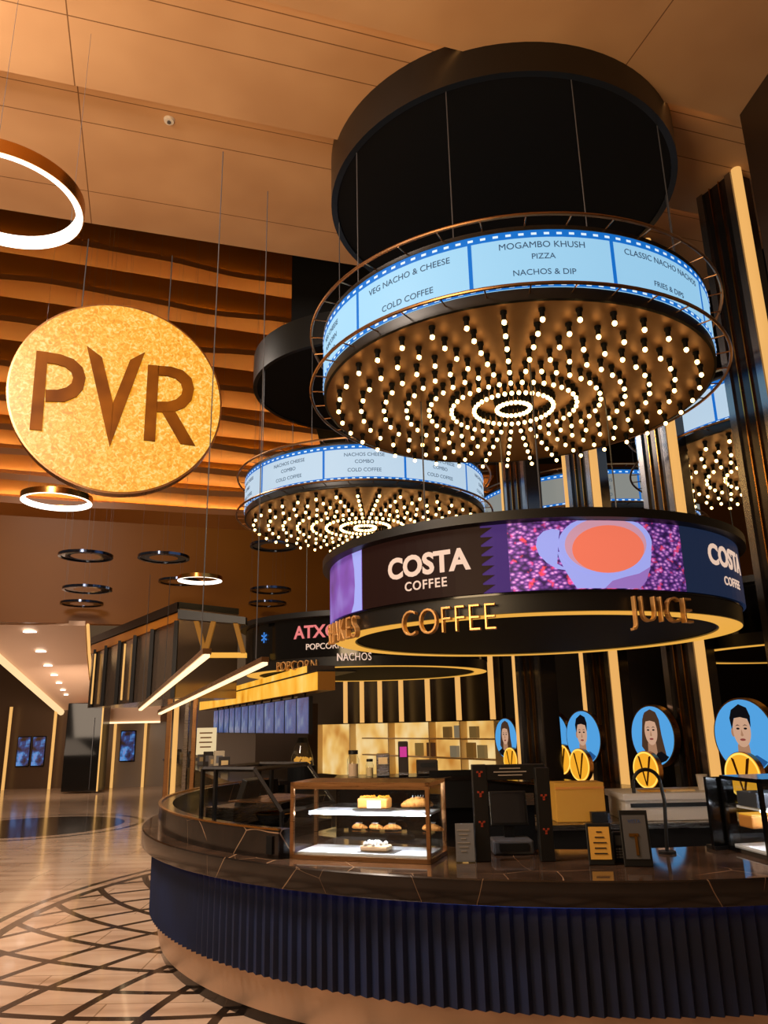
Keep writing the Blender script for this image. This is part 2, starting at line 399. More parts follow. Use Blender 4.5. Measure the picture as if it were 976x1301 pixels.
# ceiling: three flat levels that step up away from the camera, each lip hiding a cove light
def ceil_mat():
    m = mat('ceiling_paint', (196, 150, 108), 0.62, spec=0.25); N, L, b = nodes(m)
    g = N.new('ShaderNodeNewGeometry')
    def dot(v):
        d = N.new('ShaderNodeVectorMath'); d.operation = 'DOT_PRODUCT'; L.new(g.outputs['Position'], d.inputs[0]); d.inputs[1].default_value = v
        return d.outputs['Value']
    t = dot(NV); s = dot(DV); acc = None
    for src, vals in ((t, (5.43, 5.62, 5.98, 6.93, 7.05, 7.45, 8.62)), (s, (-1.05, 4.1, -6.2))):
        for v in vals:
            q = math_n(N, L, 'LESS_THAN', math_n(N, L, 'ABSOLUTE', math_n(N, L, 'SUBTRACT', src, v)), 0.006)
            acc = q if acc is None else math_n(N, L, 'MAXIMUM', acc, q)
    nz = N.new('ShaderNodeTexNoise'); nz.inputs['Scale'].default_value = 1.1
    rp = ramp(N, [(0.3, (186, 142, 102)), (0.7, (202, 158, 116))]); L.new(nz.outputs['Fac'], rp.inputs[0]); L.new(g.outputs['Position'], nz.inputs['Vector'])
    mx = N.new('ShaderNodeMix'); mx.data_type = 'RGBA'; L.new(acc, mx.inputs['Factor'])
    L.new(rp.outputs[0], mx.inputs['A']); mx.inputs['B'].default_value = srgb(120, 84, 54)
    L.new(mx.outputs['Result'], b.inputs['Base Color'])
    return m
Z1, Z2, Z3 = 7.78, 7.90, 8.05
def slab(mb, s0, s1, t0, t1, z0, z1):
    return mb.prism([st(s0, t0, z0), st(s1, t0, z0), st(s1, t1, z0), st(s0, t1, z0)], (0, 0, z1 - z0))
cb = MB(); slab(cb, -14, 6.1, -8, 5.25, Z1, Z1+0.06); slab(cb, -14, 8.0, 5.0, 6.80, Z2, Z2+0.06); slab(cb, -14, 8.0, 6.6, 9.27, Z3, Z3+0.35)
struct(cb.build('ceiling', ceil_mat()))
for i, (t0, z) in enumerate(((5.25, Z1), (6.80, Z2))):
    o = MB().prism([st(-13, t0+0.002, z+0.02), st(7.9 if i else 5.6, t0+0.002, z+0.02), st(7.9 if i else 5.6, t0+0.002, z+0.06), st(-13, t0+0.002, z+0.06)], NV*0.01).build('trim_%d' % (i+1), mat('cove_led', (255, 190, 110), 0.4, emit=(255, 176, 96), es=2.2)); struct(o)

# back wall, plain amber below, ledges with hidden uplights above
WP = Vector((-9.42, 18.5, 0)); WD = Vector((0.943, 0.332, 0)).normalized(); WN = Vector((WD.y, -WD.x, 0))
def wallp(a, z, out=0.0): return WP + WD*a + WN*out + Vector((0, 0, z))
M_wall = noise_mat('amber_wall_panel', [(0.3, (120, 70, 12)), (0.7, (132, 80, 16))], 0.4, 0.4, 2)
wz0 = 4.25
struct(MB().prism([wallp(-4, wz0), wallp(40, wz0), wallp(40, 17.5), wallp(-4, 17.5)], -WN*0.3).build('wall_back', M_wall))
struct(MB().prism([wallp(-6, 17.5), wallp(42, 17.5), wallp(42, 17.5, 14), wallp(-6, 17.5, 14)], (0, 0, 0.2)).build('ceiling.001', M_dark))
ledge_y = [(300, 347), (300, 399), (300, 449), (300, 499), (300, 537), (300, 571), (300, 601), (300, 630), (300, 655)]
M_wall.node_tree.nodes['Principled BSDF'].inputs['Specular IOR Level'].default_value = 0.2
led_m = mat('ledge_paint', (150, 92, 38), 0.45)
for i, (px, py) in enumerate(ledge_y):
    p = on_plane(wallp(0, 0, 0.45), WN, px, py); z = p.z
    mb = MB(); n = 60; top = []; bot = []; back = []; backb = []
    A0, A1 = -3.0, 13.5
    for k in range(n+1):
        a = A0 + (A1-A0)*k/n
        o_ = 0.42 + 0.06*math.sin(a*0.9 + i*0.8) + 0.03*math.sin(a*2.1+i)
        dz = 0.05*math.sin(a*0.7 + i*1.3)
        top.append(mb.bm.verts.new(wallp(a, z+dz+0.14, o_))); bot.append(mb.bm.verts.new(wallp(a, z+dz-0.03, o_)))
        back.append(mb.bm.verts.new(wallp(a, z+0.10, 0.0))); backb.append(mb.bm.verts.new(wallp(a, z-0.28, 0.0)))
    for k in range(n):
        for q in ((top, back), (bot, top), (backb, bot)):
            mb.bm.faces.new([q[0][k], q[0][k+1], q[1][k+1], q[1][k]])
    struct(mb.build('trim_%d' % (3+i), led_m, smooth=True))
    o = MB().prism([wallp(A0, z+0.115, 0.02), wallp(A1, z+0.115, 0.02), wallp(A1, z+0.115, 0.055), wallp(A0, z+0.115, 0.055)], (0, 0, 0.02)).build('trim_%d' % (13+i), M_ledge_led); struct(o)

# dark hanging walls at the right and over the far kiosk
wa, wb_ = on_z(7.78, 985, 80), on_z(7.78, 940, 146); wa = wb_ + (wa - wb_)*9
def wz(p, z): return Vector((p.x, p.y, z))
struct(MB().prism([wz(wa, 4.2), wz(wb_, 4.2), wz(wb_, 7.9), wz(wa, 7.9)], DV*0.3).build('wall_right', mat('dark_panel', (44, 30, 20), 0.35)))
q0 = on_z(7.95, 370, 413)
struct(MB().box((q0.x + 6.0, q0.y + 3.6, 9.1), (12.0, 7.2, 2.3)).build('ceiling.002', M_blackmatt))
# dark wall behind the column row
bw0 = rowp(-1.5, 5.2); bw1 = rowp(12, 5.2)
struct(MB().prism([bw0, bw1, bw1 + Vector((0, 0, 4.24)), bw0 + Vector((0, 0, 4.24))], RN*0.2).build('wall_rear', mat('dark_gloss_wall', (20, 15, 11), 0.2)))

# ------------------------------------------------------------------ near kiosk: counter
def ringpart(name, prof, m, parent, seg=160, a0=-2.2, a1=1.2, smooth=True, mod=None):
    return MB().lathe(prof, seg, a0, a1, closed=True, mod=mod).build(name, m, parent, smooth)
base = thing('kiosk_counter', 'curved kiosk counter front with dark blue fluted panel and steel skirting', 'counter', (AX[0], AX[1], 0))
NF = 168
ringpart('fluted_panel', [(3.20, 0.275), (3.475, 0.275), (3.48, 0.77), (3.20, 0.77)], None or noise_mat('blue_velvet', [(0.3, (6, 20, 52)), (0.7, (10, 29, 70))], 3, 0.7, 2), base, seg=NF*4,
         smooth=False, mod=lambda i, k: (0.0 if k in (0, 3) else 0.034*((i % 4)/4.0)))
ringpart('steel_skirting', [(3.22, 0.065), (3.415, 0.065), (3.455, 0.275), (3.22, 0.275)], M_steelbase, base)
ringpart('stone_plinth', [(3.22, 0.0), (3.40, 0.0), (3.40, 0.065), (3.22, 0.065)], M_marble, base)
ringpart('added_blue_glow', [(3.505, 0.758), (3.53, 0.758), (3.53, 0.768), (3.505, 0.768)], mat('blue_fill_glow', (40, 80, 200), 0.4, emit=(50, 110, 230), es=1.2), base)  # glowing ring added under the slab to brighten the top of the blue panel
top = MB().lathe([(2.62, 0.77), (3.585, 0.77), (3.59, 0.776), (3.59, 0.886), (3.583, 0.893), (2.62, 0.893)], 180, -2.2, 1.2, c=(AX[0], AX[1], 0), closed=True).build('countertop', [M_marble, M_marbletop], None, True)
for p in top.data.polygons: p.material_index = 1 if p.normal.z > 0.8 else 0
tag(top, 'veined dark marble worktop of the near curved kiosk counter', 'countertop')
up = MB().lathe([(3.36, 0.893), (3.47, 0.893), (3.47, 1.055), (3.36, 1.055)], 60, -2.18, -0.648, c=(AX[0], AX[1], 0), closed=True).build('counter_upstand', M_marble)
tag(up, 'raised dark marble ledge with a brass capping on the left of the counter', 'counter ledge')
cap = MB().lathe([(3.45, 0.0), (3.476, 0.0), (3.476, 0.010), (3.45, 0.010)], 60, -2.18, -0.648, c=(AX[0], AX[1], 1.0555), closed=True).build('brass_capping', M_brass, up)
sk = on_cyl(AX, 3.475, 343, 1068)
MB().box((0, 0, 0), (0.05, 0.012, 0.10)).xform(Matrix.Translation((AX[0]+3.476*math.sin(sk[0]), AX[1]-3.476*math.cos(sk[0]), 0.97)) @ Matrix.Rotation(sk[0], 4, 'Z')).build('socket_plate', M_blackmatt, up)

# ------------------------------------------------------------------ suspended menu drums with bulbs
RINGS = [0.18 + 0.245*k for k in range(8)]
HOOPR = 2.187
_mesh_cache = {}
def bulb_meshes():
    if 'b' in _mesh_cache: return _mesh_cache['b']
    mb = MB(); mb.cyl((0, 0, -0.022), 0.030, 0.022, 12).cyl((0, 0, -0.085), 0.020, 0.065, 12, 0.022)
    s = mb.build('lamp_socket', M_blackmatt, None, True)
    b = MB().ball((0, 0, -0.105), 0.025, (1, 1, 1.1), 1).build('light_bulb', M_bulb, None, True)
    _mesh_cache['b'] = (s.data, b.data)
    bpy.data.objects.remove(s); bpy.data.objects.remove(b)
    return _mesh_cache['b']
def menu_drum(ax, label, scr_m, texts, phi_c=0.0, bulbs=True, dphi=0.60, cables_to=7.442):
    t = thing('menu_drum', label, 'hanging sign', (ax[0], ax[1], 5.02), 0, 'round menu signs with bulb ceilings')
    # all parts in local coordinates, z measured from the bulb disc
    MB().lathe([(0.0, 0.0), (2.027, 0.0), (2.027, 0.03), (0.0, 0.03)], 96, closed=False).build('bulb_disc', M_bronzedisc, t, True)
    MB().lathe([(2.025, -0.006), (2.05, 0.0), (2.05, 0.105), (2.0, 0.105)], 96).build('lower_band', M_black, t, True)
    MB().lathe([(1.6, 0.66), (2.06, 0.66), (2.06, 0.70), (1.6, 0.70)], 96, closed=True).build('top_rim', M_black, t, True)
    scr = MB().lathe([(2.0, 0.107), (2.055, 0.107), (2.055, 0.648), (2.0, 0.648)], 96, closed=True).build('screen', scr_m, t, True)
    # film strip borders, dividers and perforations
    mb = MB(); mb.lathe([(2.056, 0.108), (2.059, 0.108), (2.059, 0.150), (2.056, 0.150)], 96, closed=True)
    mb.lathe([(2.056, 0.585), (2.059, 0.585), (2.059, 0.655), (2.056, 0.655)], 96, closed=True)
    for k in range(-5, 6):
        a = phi_c - dphi*0.5 + dphi*k
        arc_panel(mb, 2.056, a-0.008, a+0.008, 0.12, 0.62, 2, 0.003)
    mb.build('film_border', M_menublue, scr, False)
    mb = MB(); nh = 120
    for k in range(nh):
        a = 2*PI*k/nh
        arc_panel(mb, 2.060, a-0.011, a+0.011, 0.607, 0.628, 1, 0.002)
        arc_panel(mb, 2.060, a-0.011, a+0.011, 0.118, 0.136, 1, 0.002)
    mb.build('film_perforation', M_menuwhite, scr)
    for k, lines in texts.items():
        for s, y, size in lines:
            text_obj('menu_text', s, bend(2.0585, phi_c + dphi*k, y), M_menutext, scr, size=size, extrude=0.001)
    # hoops and struts
    for z in (0.062, 0.716):
        MB().tube([(HOOPR*math.sin(2*PI*k/96), -HOOPR*math.cos(2*PI*k/96), z) for k in range(96)], 0.016, 8, True).build('hoop', M_bronze, t, True)
    sm = MB().tube([(0, -2.04, 0), (0, -HOOPR, 0)], 0.007, 6).build('strut', M_bronze, t)
    first = True
    for z in (0.062, 0.700):
        for k in range(36):
            o = sm if first else sm.copy()
            if not first: COL.objects.link(o); o.parent = t
            first = False
            o.location = (0, 0, z); o.rotation_euler = (0, 0, 2*PI*(k+0.5)/36)
    # suspension cables
    cm = MB().tube([(0, -1.9, 0.70), (0, -1.9, cables_to-5.02+0.02)], 0.006, 5).build('cable', M_grey, t); first = True
    for k in range(10):
        o = cm if first else cm.copy()
        if not first: COL.objects.link(o); o.parent = t
        first = False; o.rotation_euler = (0, 0, 2*PI*(k+0.35)/10)
    if bulbs:
        s_me, b_me = bulb_meshes(); pos = []
        for i, r in enumerate(RINGS):
            n = 24 if i == 0 else 37
            for k in range(n):
                a = 2*PI*k/n - 0.029; pos.append((r*math.sin(a), -r*math.cos(a)))
        pos.sort(key=lambda p: (p[0]+ax[0])**2 + (p[1]+ax[1])**2)
        for x, y in pos[:100]:
            s = bpy.data.objects.new('lamp_socket', s_me); COL.objects.link(s); s.parent = t; s.location = (x, y, 0)
            b = bpy.data.objects.new('light_bulb', b_me); COL.objects.link(b); b.parent = s
        for me, nm in ((s_me, 'remaining_lamp_socket'), (b_me, 'remaining_light_bulb')):
            bm = bmesh.new()
            for x, y in pos[100:]:
                n0 = len(bm.verts); bm.from_mesh(me); bm.verts.ensure_lookup_table()
                for v in bm.verts[n0:]: v.co.x += x; v.co.y += y
            m2 = bpy.data.meshes.new(nm); bm.to_mesh(m2); bm.free(); m2.materials.append(me.materials[0])
            o = bpy.data.objects.new(nm, m2); COL.objects.link(o); o.parent = t; o['kind'] = 'stuff'
    return t
def ceiling_drum(ax, label, ztop, m=M_drum):
    o = MB().lathe([(1.90, 7.442), (1.968, 7.442), (1.968, ztop), (1.90, ztop)], 96, c=(ax[0], ax[1], 0), closed=True).build('ceiling_drum', m, None, True)
    MB().cyl((ax[0], ax[1], 7.46), 1.91, 0.05, 64).build('underside', M_blackmatt, o)
    tag(o, label, 'ceiling drum', 'black ceiling drums'); return o
AX2 = (-0.33, 12.66); AX3 = (5.72, 9.98); AX4 = (3.85, 14.1)
T1 = {0: [('MOGAMBO KHUSH', 0.485, 0.085), ('PIZZA', 0.375, 0.075), ('NACHOS & DIP', 0.225, 0.078)],
      -1: [('VEG NACHO & CHEESE', 0.46, 0.085), ('COLD COFFEE', 0.22, 0.085)],
      1: [('CLASSIC NACHO NACHOS', 0.48, 0.082), ('FRIES & DIPS', 0.24, 0.075)],
      -2: [('VEG CHEESE', 0.46, 0.08), ('POPCORN', 0.34, 0.08), ('COMBO', 0.22, 0.08)]}
T2 = {k: [('NACHOS CHEESE', 0.47, 0.078), ('COMBO', 0.36, 0.078), ('COLD COFFEE', 0.23, 0.078)] for k in (-2, -1, 0, 1, 2)}
phi1 = on_cyl(AX, 2.055, 691, 330)[0]
menu_drum(AX, 'largest and nearest round menu sign with bulbs, above the coffee ring', M_menuscreen, T1, phi1)
ceiling_drum(AX, 'big black ceiling drum above the nearest round menu sign', 8.25)
phi2 = on_cyl(AX2, 2.055, 463, 580)[0]
menu_drum(AX2, 'smaller pale round menu sign with bulbs, beyond and left of the nearest one', M_menuscreen2, T2, phi2)
ceiling_drum(AX2, 'black ceiling drum half hidden behind the nearest menu sign, over the ribbed wall', 7.99)
menu_drum(AX3, 'round menu sign with bulbs behind the right columns, partly hidden by them', M_menuscreen2, {}, 0.0)
menu_drum(AX4, 'farthest grey menu sign glimpsed between columns above the coffee ring', M_menuscreen3, {k: [('NACHOS', 0.45, 0.08), ('COFFEE', 0.32, 0.08), ('COMBO', 0.2, 0.08)] for k in (-2, -1, 0, 1)}, -0.1, bulbs=False, cables_to=7.95)

# ------------------------------------------------------------------ brand rings
def beans_mat():
    m = mat('screen_beans', (100, 60, 140), 0.5); N, L, b = nodes(m)
    tc = N.new('ShaderNodeTexCoord'); vo = N.new('ShaderNodeTexVoronoi'); vo.inputs['Scale'].default_value = 24
    mp = N.new('ShaderNodeMapping'); mp.inputs['Rotation'].default_value = (0, 0.6, 0); mp.inputs['Scale'].default_value = (1, 1, 1.6)
    L.new(tc.outputs['Object'], mp.inputs[0]); L.new(mp.outputs[0], vo.inputs['Vector'])
    r = ramp(N, [(0.1, (206, 150, 206)), (0.3, (150, 92, 176)), (0.5, (84, 48, 124)), (0.8, (40, 20, 70))])
    L.new(vo.outputs['Distance'], r.inputs[0])
    nz = N.new('ShaderNodeTexNoise'); nz.inputs['Scale'].default_value = 14; L.new(tc.outputs['Object'], nz.inputs['Vector'])
    rr = ramp(N, [(0.56, (0, 0, 0)), (0.66, (214, 70, 60))]); L.new(nz.outputs['Fac'], rr.inputs[0])
    mx = N.new('ShaderNodeMix'); mx.data_type = 'RGBA'; mx.blend_type = 'LIGHTEN'; mx.inputs['Factor'].default_value = 0.8
    L.new(r.outputs[0], mx.inputs['A']); L.new(rr.outputs[0], mx.inputs['B'])
    L.new(mx.outputs['Result'], b.inputs['Emission Color']); b.inputs['Emission Strength'].default_value = 0.9
    L.new(mx.outputs['Result'], b.inputs['Base Color'])
    return m
M_beans = beans_mat()
def grad_mat():
    m = mat('screen_cup_closeup', (90, 60, 140), 0.5); N, L, b = nodes(m)
    tc = N.new('ShaderNodeTexCoord'); gr = N.new('ShaderNodeTexNoise'); gr.inputs['Scale'].default_value = 2.5
    L.new(tc.outputs['Object'], gr.inputs['Vector'])
    r = ramp(N, [(0.35, (44, 26, 70)), (0.55, (96, 62, 150)), (0.7, (130, 120, 190))]); L.new(gr.outputs['Fac'], r.inputs[0])
    L.new(r.outputs[0], b.inputs['Emission Color']); b.inputs['Emission Strength'].default_value = 0.8
    return m
M_closeup = grad_mat()
def ring_body(t):
    # z local from ring bottom (2.444)
    MB().lathe([(1.72, 0.005), (1.945, 0.0), (1.952, 0.14), (1.72, 0.14)], 128, closed=True).build('lower_fascia', M_black, t, True)
    MB().lathe([(1.74, -0.004), (1.938, -0.004)], 128).build('light_band', M_amberlit, t, True)
    MB().lathe([(0.0, 0.012), (1.72, 0.012), (1.72, 0.03), (0, 0.03)], 96).build('soffit', M_blackmatt, t, True)
    MB().lathe([(1.80, 0.69), (1.992, 0.688), (2.06, 0.70), (2.06, 0.775), (1.80, 0.775)], 128, closed=True).build('top_rim', M_black, t, True)
    MB().lathe([(1.80, 0.14), (1.960, 0.14), (1.972, 0.69), (1.80, 0.69)], 128, closed=True).build('inner_drum', M_blackgloss, t, True)
    cm = MB().tube([(0, -1.0, 0.02), (0, -1.0, 2.58)], 0.008, 5).build('cable', M_grey, t)
    for k in range(1, 4):
        o = cm.copy(); COL.objects.link(o); o.parent = t; o.rotation_euler = (0, 0, k*PI/2)
ring = thing('coffee_sign_ring', 'large hanging ring with coffee screens and gold COFFEE lettering over the near counter', 'sign', (AX[0], AX[1], 2.444))
ring_body(ring)
RS = 1.976
def rphi(px, py): return on_cyl(AX, RS, px, py)[0]
SZ0, SZ1 = 0.158, 0.688
def scr(name, p0, p1, m):
    return arc_panel(MB(), RS-0.004, p0, p1, SZ0, SZ1, None, 0.014).build(name, m, ring)
a0, a1, a2, a3, a4, a5 = rphi(424, 760)-0.5, rphi(461.5, 740), rphi(612, 700), rphi(646, 700), rphi(865, 700), rphi(943, 720)+0.5
s0 = scr('screen', a0, a1, M_closeup)
s1 = scr('screen', a1, a2, M_scrbrown)
s2 = scr('screen', a2, a3, M_purple)
s3 = scr('screen', a3, a4, M_beans)
s4 = scr('screen', a4, a5, M_navy)
# jagged edge where brown meets purple
for k in range(7):
    z = SZ0 + 0.03 + k*0.075
    arc_shape([(0, -0.03), (0.10, 0.03), (0, 0.035)], RS+0.010, 0.003, a2-0.002, z).build('jagged_edge', M_scrbrown, s2)
sh = lambda px, py: on_cyl(AX, RS, px, py)
def costa(px, py, pyc, size, par, pxc=None):
    p, z = sh(px, py); text_obj('brand_lettering', 'COSTA', bend(RS+0.0115, p, z-2.444), M_cream, par, size=size, extrude=0.002, offset=size*0.036)
    p, z = sh(pxc or px, pyc); text_obj('brand_lettering', 'COFFEE', bend(RS+0.0115, p, z-2.444), M_cream, par, size=size*0.44, extrude=0.002, offset=size*0.006, spacing=1.15)
costa(541, 729, 748, 0.235, s1)
costa(926, 722, 746, 0.235, s4, 931)
# cup on the picture panel, drawn with flat pieces
pc, zc = sh(765, 703); zc -= 2.444
def ell(cx, cy, rx, ry, n=40, a0=0, a1=2*PI): return [(cx+rx*math.cos(a0+(a1-a0)*i/n), cy+ry*math.sin(a0+(a1-a0)*i/n)) for i in range(n + (0 if abs(a1-a0-2*PI) < 1e-6 else 1))]
def zx6(x, y):
    p, z = sh(676 + x/3.2533, 640 + y/3.2533); return ((p-pc)*RS, min(max(z-2.444, SZ0+0.003), SZ1-0.003) - zc)
def deco(name, pts, m, lay): return arc_shape(pts, RS+0.0105+lay*0.003, 0.0028, pc, zc).build(name, m, s3)
def zpoly(pts): return [zx6(*q) for q in pts]
def zell(cx, cy, rx, ry, n=40):
    return [zx6(cx+rx*math.cos(2*PI*i/n), max(cy+ry*math.sin(2*PI*i/n), 66 + abs(cx+rx*math.cos(2*PI*i/n)-300)**2*0.00011)) for i in range(n)]
deco('cup_body', zpoly([(103, 200), (110, 225), (128, 262), (150, 300), (170, 330), (186, 351), (300, 350), (444, 354), (470, 320), (485, 270), (491, 200)]), M_cup, 0)
deco('cup_shade', zpoly([(300, 352), (444, 354), (470, 320), (486, 262), (440, 290), (380, 305), (330, 320)]), M_cupshade, 1)
deco('cup_handle', zpoly([(112, 112), (80, 106), (45, 116), (20, 142), (14, 178), (28, 214), (60, 246), (100, 270), (138, 276), (128, 264), (102, 250), (66, 228), (40, 196), (38, 170), (54, 148), (84, 140), (108, 142)]), M_cup, 1)
deco('cup_rim', zell(298, 170, 193, 125), M_cup, 2)
deco('cup_inside', zell(300, 172, 168, 112), M_cupin, 3)
deco('coffee_surface', zell(310, 190, 148, 98), M_crema, 4)
# close-up cup slice on the far left panel
p0_, z0_ = sh(452, 745); z0_ -= 2.444
arc_shape([(x, min(max(y, SZ0-z0_), SZ1-z0_)) for x, y in [(0.0, 0.30), (0.16, 0.30), (0.16, -0.30), (-0.02, -0.30), (0.03, -0.15), (0.05, 0.0), (0.04, 0.15)]], RS+0.0105, 0.003, p0_-0.02, z0_).build('cup_edge', M_cup, s0)
# standing gold letters
def goldword(t, s, ax, px, py, R, size, zb, m=M_gold2):
    p = on_cyl(ax, R, px, py)[0]
    text_obj('raised_lettering', s, bend(R, p, zb, 0.76), m, t, size=size, extrude=0.022, bevel=0.003, offset=-size*0.026, spacing=1.05)
goldword(ring, 'COFFEE', AX, 567, 795, 2.0, 0.30, -0.125)
goldword(ring, 'JUICE', AX, 844, 785, 2.0, 0.29, -0.095)
goldword(ring, 'SHAKES', AX, 432, 800, 2.0, 0.28, -0.07)
# second ring over the popcorn counter
ring2 = thing('popcorn_sign_ring', 'dark hanging ring with pink ATXO POPCORN sign, behind the coffee ring on its left', 'sign', (AX2[0], AX2[1], 2.444))
ring_body(ring2)
p = on_cyl(AX2, RS, 398, 810)
text_obj('brand_lettering', 'ATXO', bend(RS+0.008, p[0]+0.02, p[1]-2.444), M_pink, ring2, size=0.25, extrude=0.004, offset=0.005)
p = on_cyl(AX2, RS, 402, 825)
text_obj('brand_lettering', 'POPCORN', bend(RS+0.008, p[0]+0.06, p[1]-2.444), M_cream, ring2, size=0.12, extrude=0.004)
p = on_cyl(AX2, RS, 336, 815)
text_obj('screen_motif', '*', bend(RS+0.008, p[0], p[1]-2.444-0.12), mat('motif_blue', (60, 130, 220), 0.5, emit=(60, 130, 220), es=0.9), ring2, size=0.35, extrude=0.004)
goldword(ring2, 'POPCORN', AX2, 376, 850, 2.0, 0.19, -0.03)
goldword(ring2, 'NACHOS', AX2, 450, 836, 2.0, 0.15, 0.07, M_cream)
ring3 = thing('far_sign_ring', 'dark hanging ring with amber edge behind the right columns', 'sign', (AX3[0], AX3[1], 2.444))
ring_body(ring3)

# ------------------------------------------------------------------ columns with light tubes
M_colface = brushed('column_cladding', (72, 68, 68), 0.2, 0.9, (0.3, 0.3, 0.25))
M_coledge = brushed('column_edge', (150, 146, 146), 0.24, 0.95, (0.3, 0.3, 0.25))
col_names = ['nearest tall black column at the right edge, beside its long light tube', 'black column behind the right end of the coffee ring', 'third black column counting leftward from the right edge', 'farthest black column of the row, left end beside the lit shelves']
for k in range(4):
    b = rowp(k)
    ang = math.atan2(RD.y, RD.x)                      # local x runs along the row
    c = thing('column', col_names[k], 'column', b, ang, 'black columns with light tubes')
    H = 8.0 if k < 1 else 7.9
    x0, x1 = (0.07, 0.60) if k < 3 else (0.18, 0.80)
    MB().box(((x0+x1)/2, -0.17, H/2), (x1-x0, 0.30, H)).build('shaft', M_colface, c, bevel=0.012)
    for x in (x0+0.05, x1-0.05): MB().box((x, -0.005, H/2), (0.085, 0.03, H)).build('edge_strip', M_coledge, c)
    for f in (0.36, 0.62): MB().box((x0+(x1-x0)*f, -0.005, H/2), (0.012, 0.024, H)).build('brass_line', M_brass, c)
    if k < 3: MB().cyl((0.02, -0.03, 0), 0.056, H, 16).build('light_tube', M_tube, c, True)
    if k in (2, 3): MB().cyl((x1+0.06, -0.03, 0), 0.045, H, 16).build('light_tube', M_tube, c, True)

# back bar along the column row
bb = thing('back_bar', 'low dark counter running in front of the columns', 'counter', (0, 0, 0))
def rowbox(k0, k1, o0, o1, z0, z1):
    mb = MB(); return mb.prism([rowp(k0, o0, z0), rowp(k1, o0, z0), rowp(k1, o1, z0), rowp(k0, o1, z0)], (0, 0, z1-z0))
rowbox(-0.15, 3.9, -0.78, -0.12, 0.0, 0.83).build('cabinet', M_blackmatt, bb)
rowbox(-0.17, 3.92, -0.82, -0.10, 0.83, 0.87).build('worktop', M_marble, bb)
rowbox(-0.17, 3.92, -0.825, -0.819, 0.845, 0.86).build('metal_edge', M_bronze, bb)

# ------------------------------------------------------------------ portrait lightboxes and yellow discs
def disc_local(mb, r, y0, y1, seg=48, cx=0.0, cz=0.0, rx=1.0):
    a = [(cx + r*rx*math.cos(2*PI*i/seg), y0, cz + r*math.sin(2*PI*i/seg)) for i in range(seg)]
    return mb.prism(a, (0, y1-y0, 0))
def portrait(pos, r, kind, label):
    face_rz = math.atan2(-RN.x, RN.y)                    # local -y looks at the kiosk
    t = thing('portrait_lightbox', label, 'portrait sign', (pos.x, pos.y, 0.87), face_rz, 'round blue portrait signs')
    z = pos.z - 0.87
    disc_local(MB(), r*1.05, 0.0, 0.09, cz=z).build('bronze_case', M_bronze, t, True)
    pic = disc_local(MB(), r, -0.006, 0.0, cz=z).build('portrait_picture', M_posterblue, t)
    MB().box((0, 0.05, (z-r)/2), (0.05, 0.04, z-r+0.02)).build('post', M_blackmatt, t)
    def piece(nm, pts, m, lay):
        pts = [(x*r*1.28, (y+0.10)*r*1.28 - 0.10*r) for x, y in pts]
        o = []
        for x, y in pts:
            d = math.hypot(x, y)
            if d > r*0.985: x, y = x*r*0.985/d, y*r*0.985/d
            o.append((x, -0.008-lay*0.002, z+y))
        MB().prism(o, (0, 0.0018, 0)).build(nm, m, pic)
    female = kind == 'f'
    if female: piece('hair', [(-0.30, 0.42), (-0.2, 0.6), (0.02, 0.68), (0.22, 0.6), (0.32, 0.4), (0.36, 0.0), (0.46, -0.5), (0.2, -0.55), (-0.28, -0.45), (-0.42, -0.3), (-0.36, 0.1)], M_hairb, 0)
    piece('clothing', [(-0.62, -0.98), (-0.56, -0.55), (-0.3, -0.42), (0.0, -0.5), (0.3, -0.42), (0.58, -0.58), (0.66, -0.98), (0.0, -1.1)], M_hair if female else M_shirt, 1)
    if not female: piece('shirt', [(-0.2, -0.40), (0.14, -0.42), (0.24, -0.98), (-0.42, -1.0)], M_shirtw, 2)
    piece('neck', [(-0.16, -0.2), (0.14, -0.2), (0.16, -0.45), (0.02, -0.62), (-0.18, -0.45)], M_skin2, 3)
    piece('face', ell(0.0, 0.10, 0.235, 0.36, 28), M_skin, 4)
    if not female: piece('ear', ell(-0.245, 0.06, 0.05, 0.10, 12), M_skin2, 3)
    piece('hair', [(-0.26, 0.12), (-0.29, 0.36), (-0.22, 0.54), (0.0, 0.66), (0.2, 0.58), (0.27, 0.40), (0.25, 0.16), (0.19, 0.34), (0.0, 0.38), (-0.17, 0.36)], M_hairb if female else M_hair, 5)
    for sx in (-0.09, 0.11):
        piece('eyebrow', [(sx-0.07, 0.19), (sx, 0.225), (sx+0.07, 0.19), (sx, 0.205)], M_hair, 6)
        piece('eye', ell(sx, 0.135, 0.045, 0.022, 12), M_hair, 6)
    piece('nose', [(0.0, 0.12), (0.04, -0.01), (0.0, -0.03), (-0.035, -0.01)], M_skin2, 6)
    piece('mouth', ell(0.005, -0.10, 0.075, 0.026, 14), M_lip, 6)
    return t
portrait(on_y(8.2, 945, 935), 0.365, 'm', 'largest blue portrait of a dark haired man, at the right edge above the glass case')
portrait(on_y(9.55, 829, 935), 0.345, 'f', 'blue portrait of a long haired woman looking sideways, between two columns')
portrait(on_y(10.9, 741, 937), 0.35, 'm', 'blue portrait of a man in pale shirt beside the third column')
portrait(on_y(12.4, 704, 936), 0.35, 'm', 'blue portrait half hidden by the farthest column')
portrait(on_y(13.0, 643, 938), 0.31, 'f', 'small deep blue portrait left of the farthest column, next to the lit shelves')
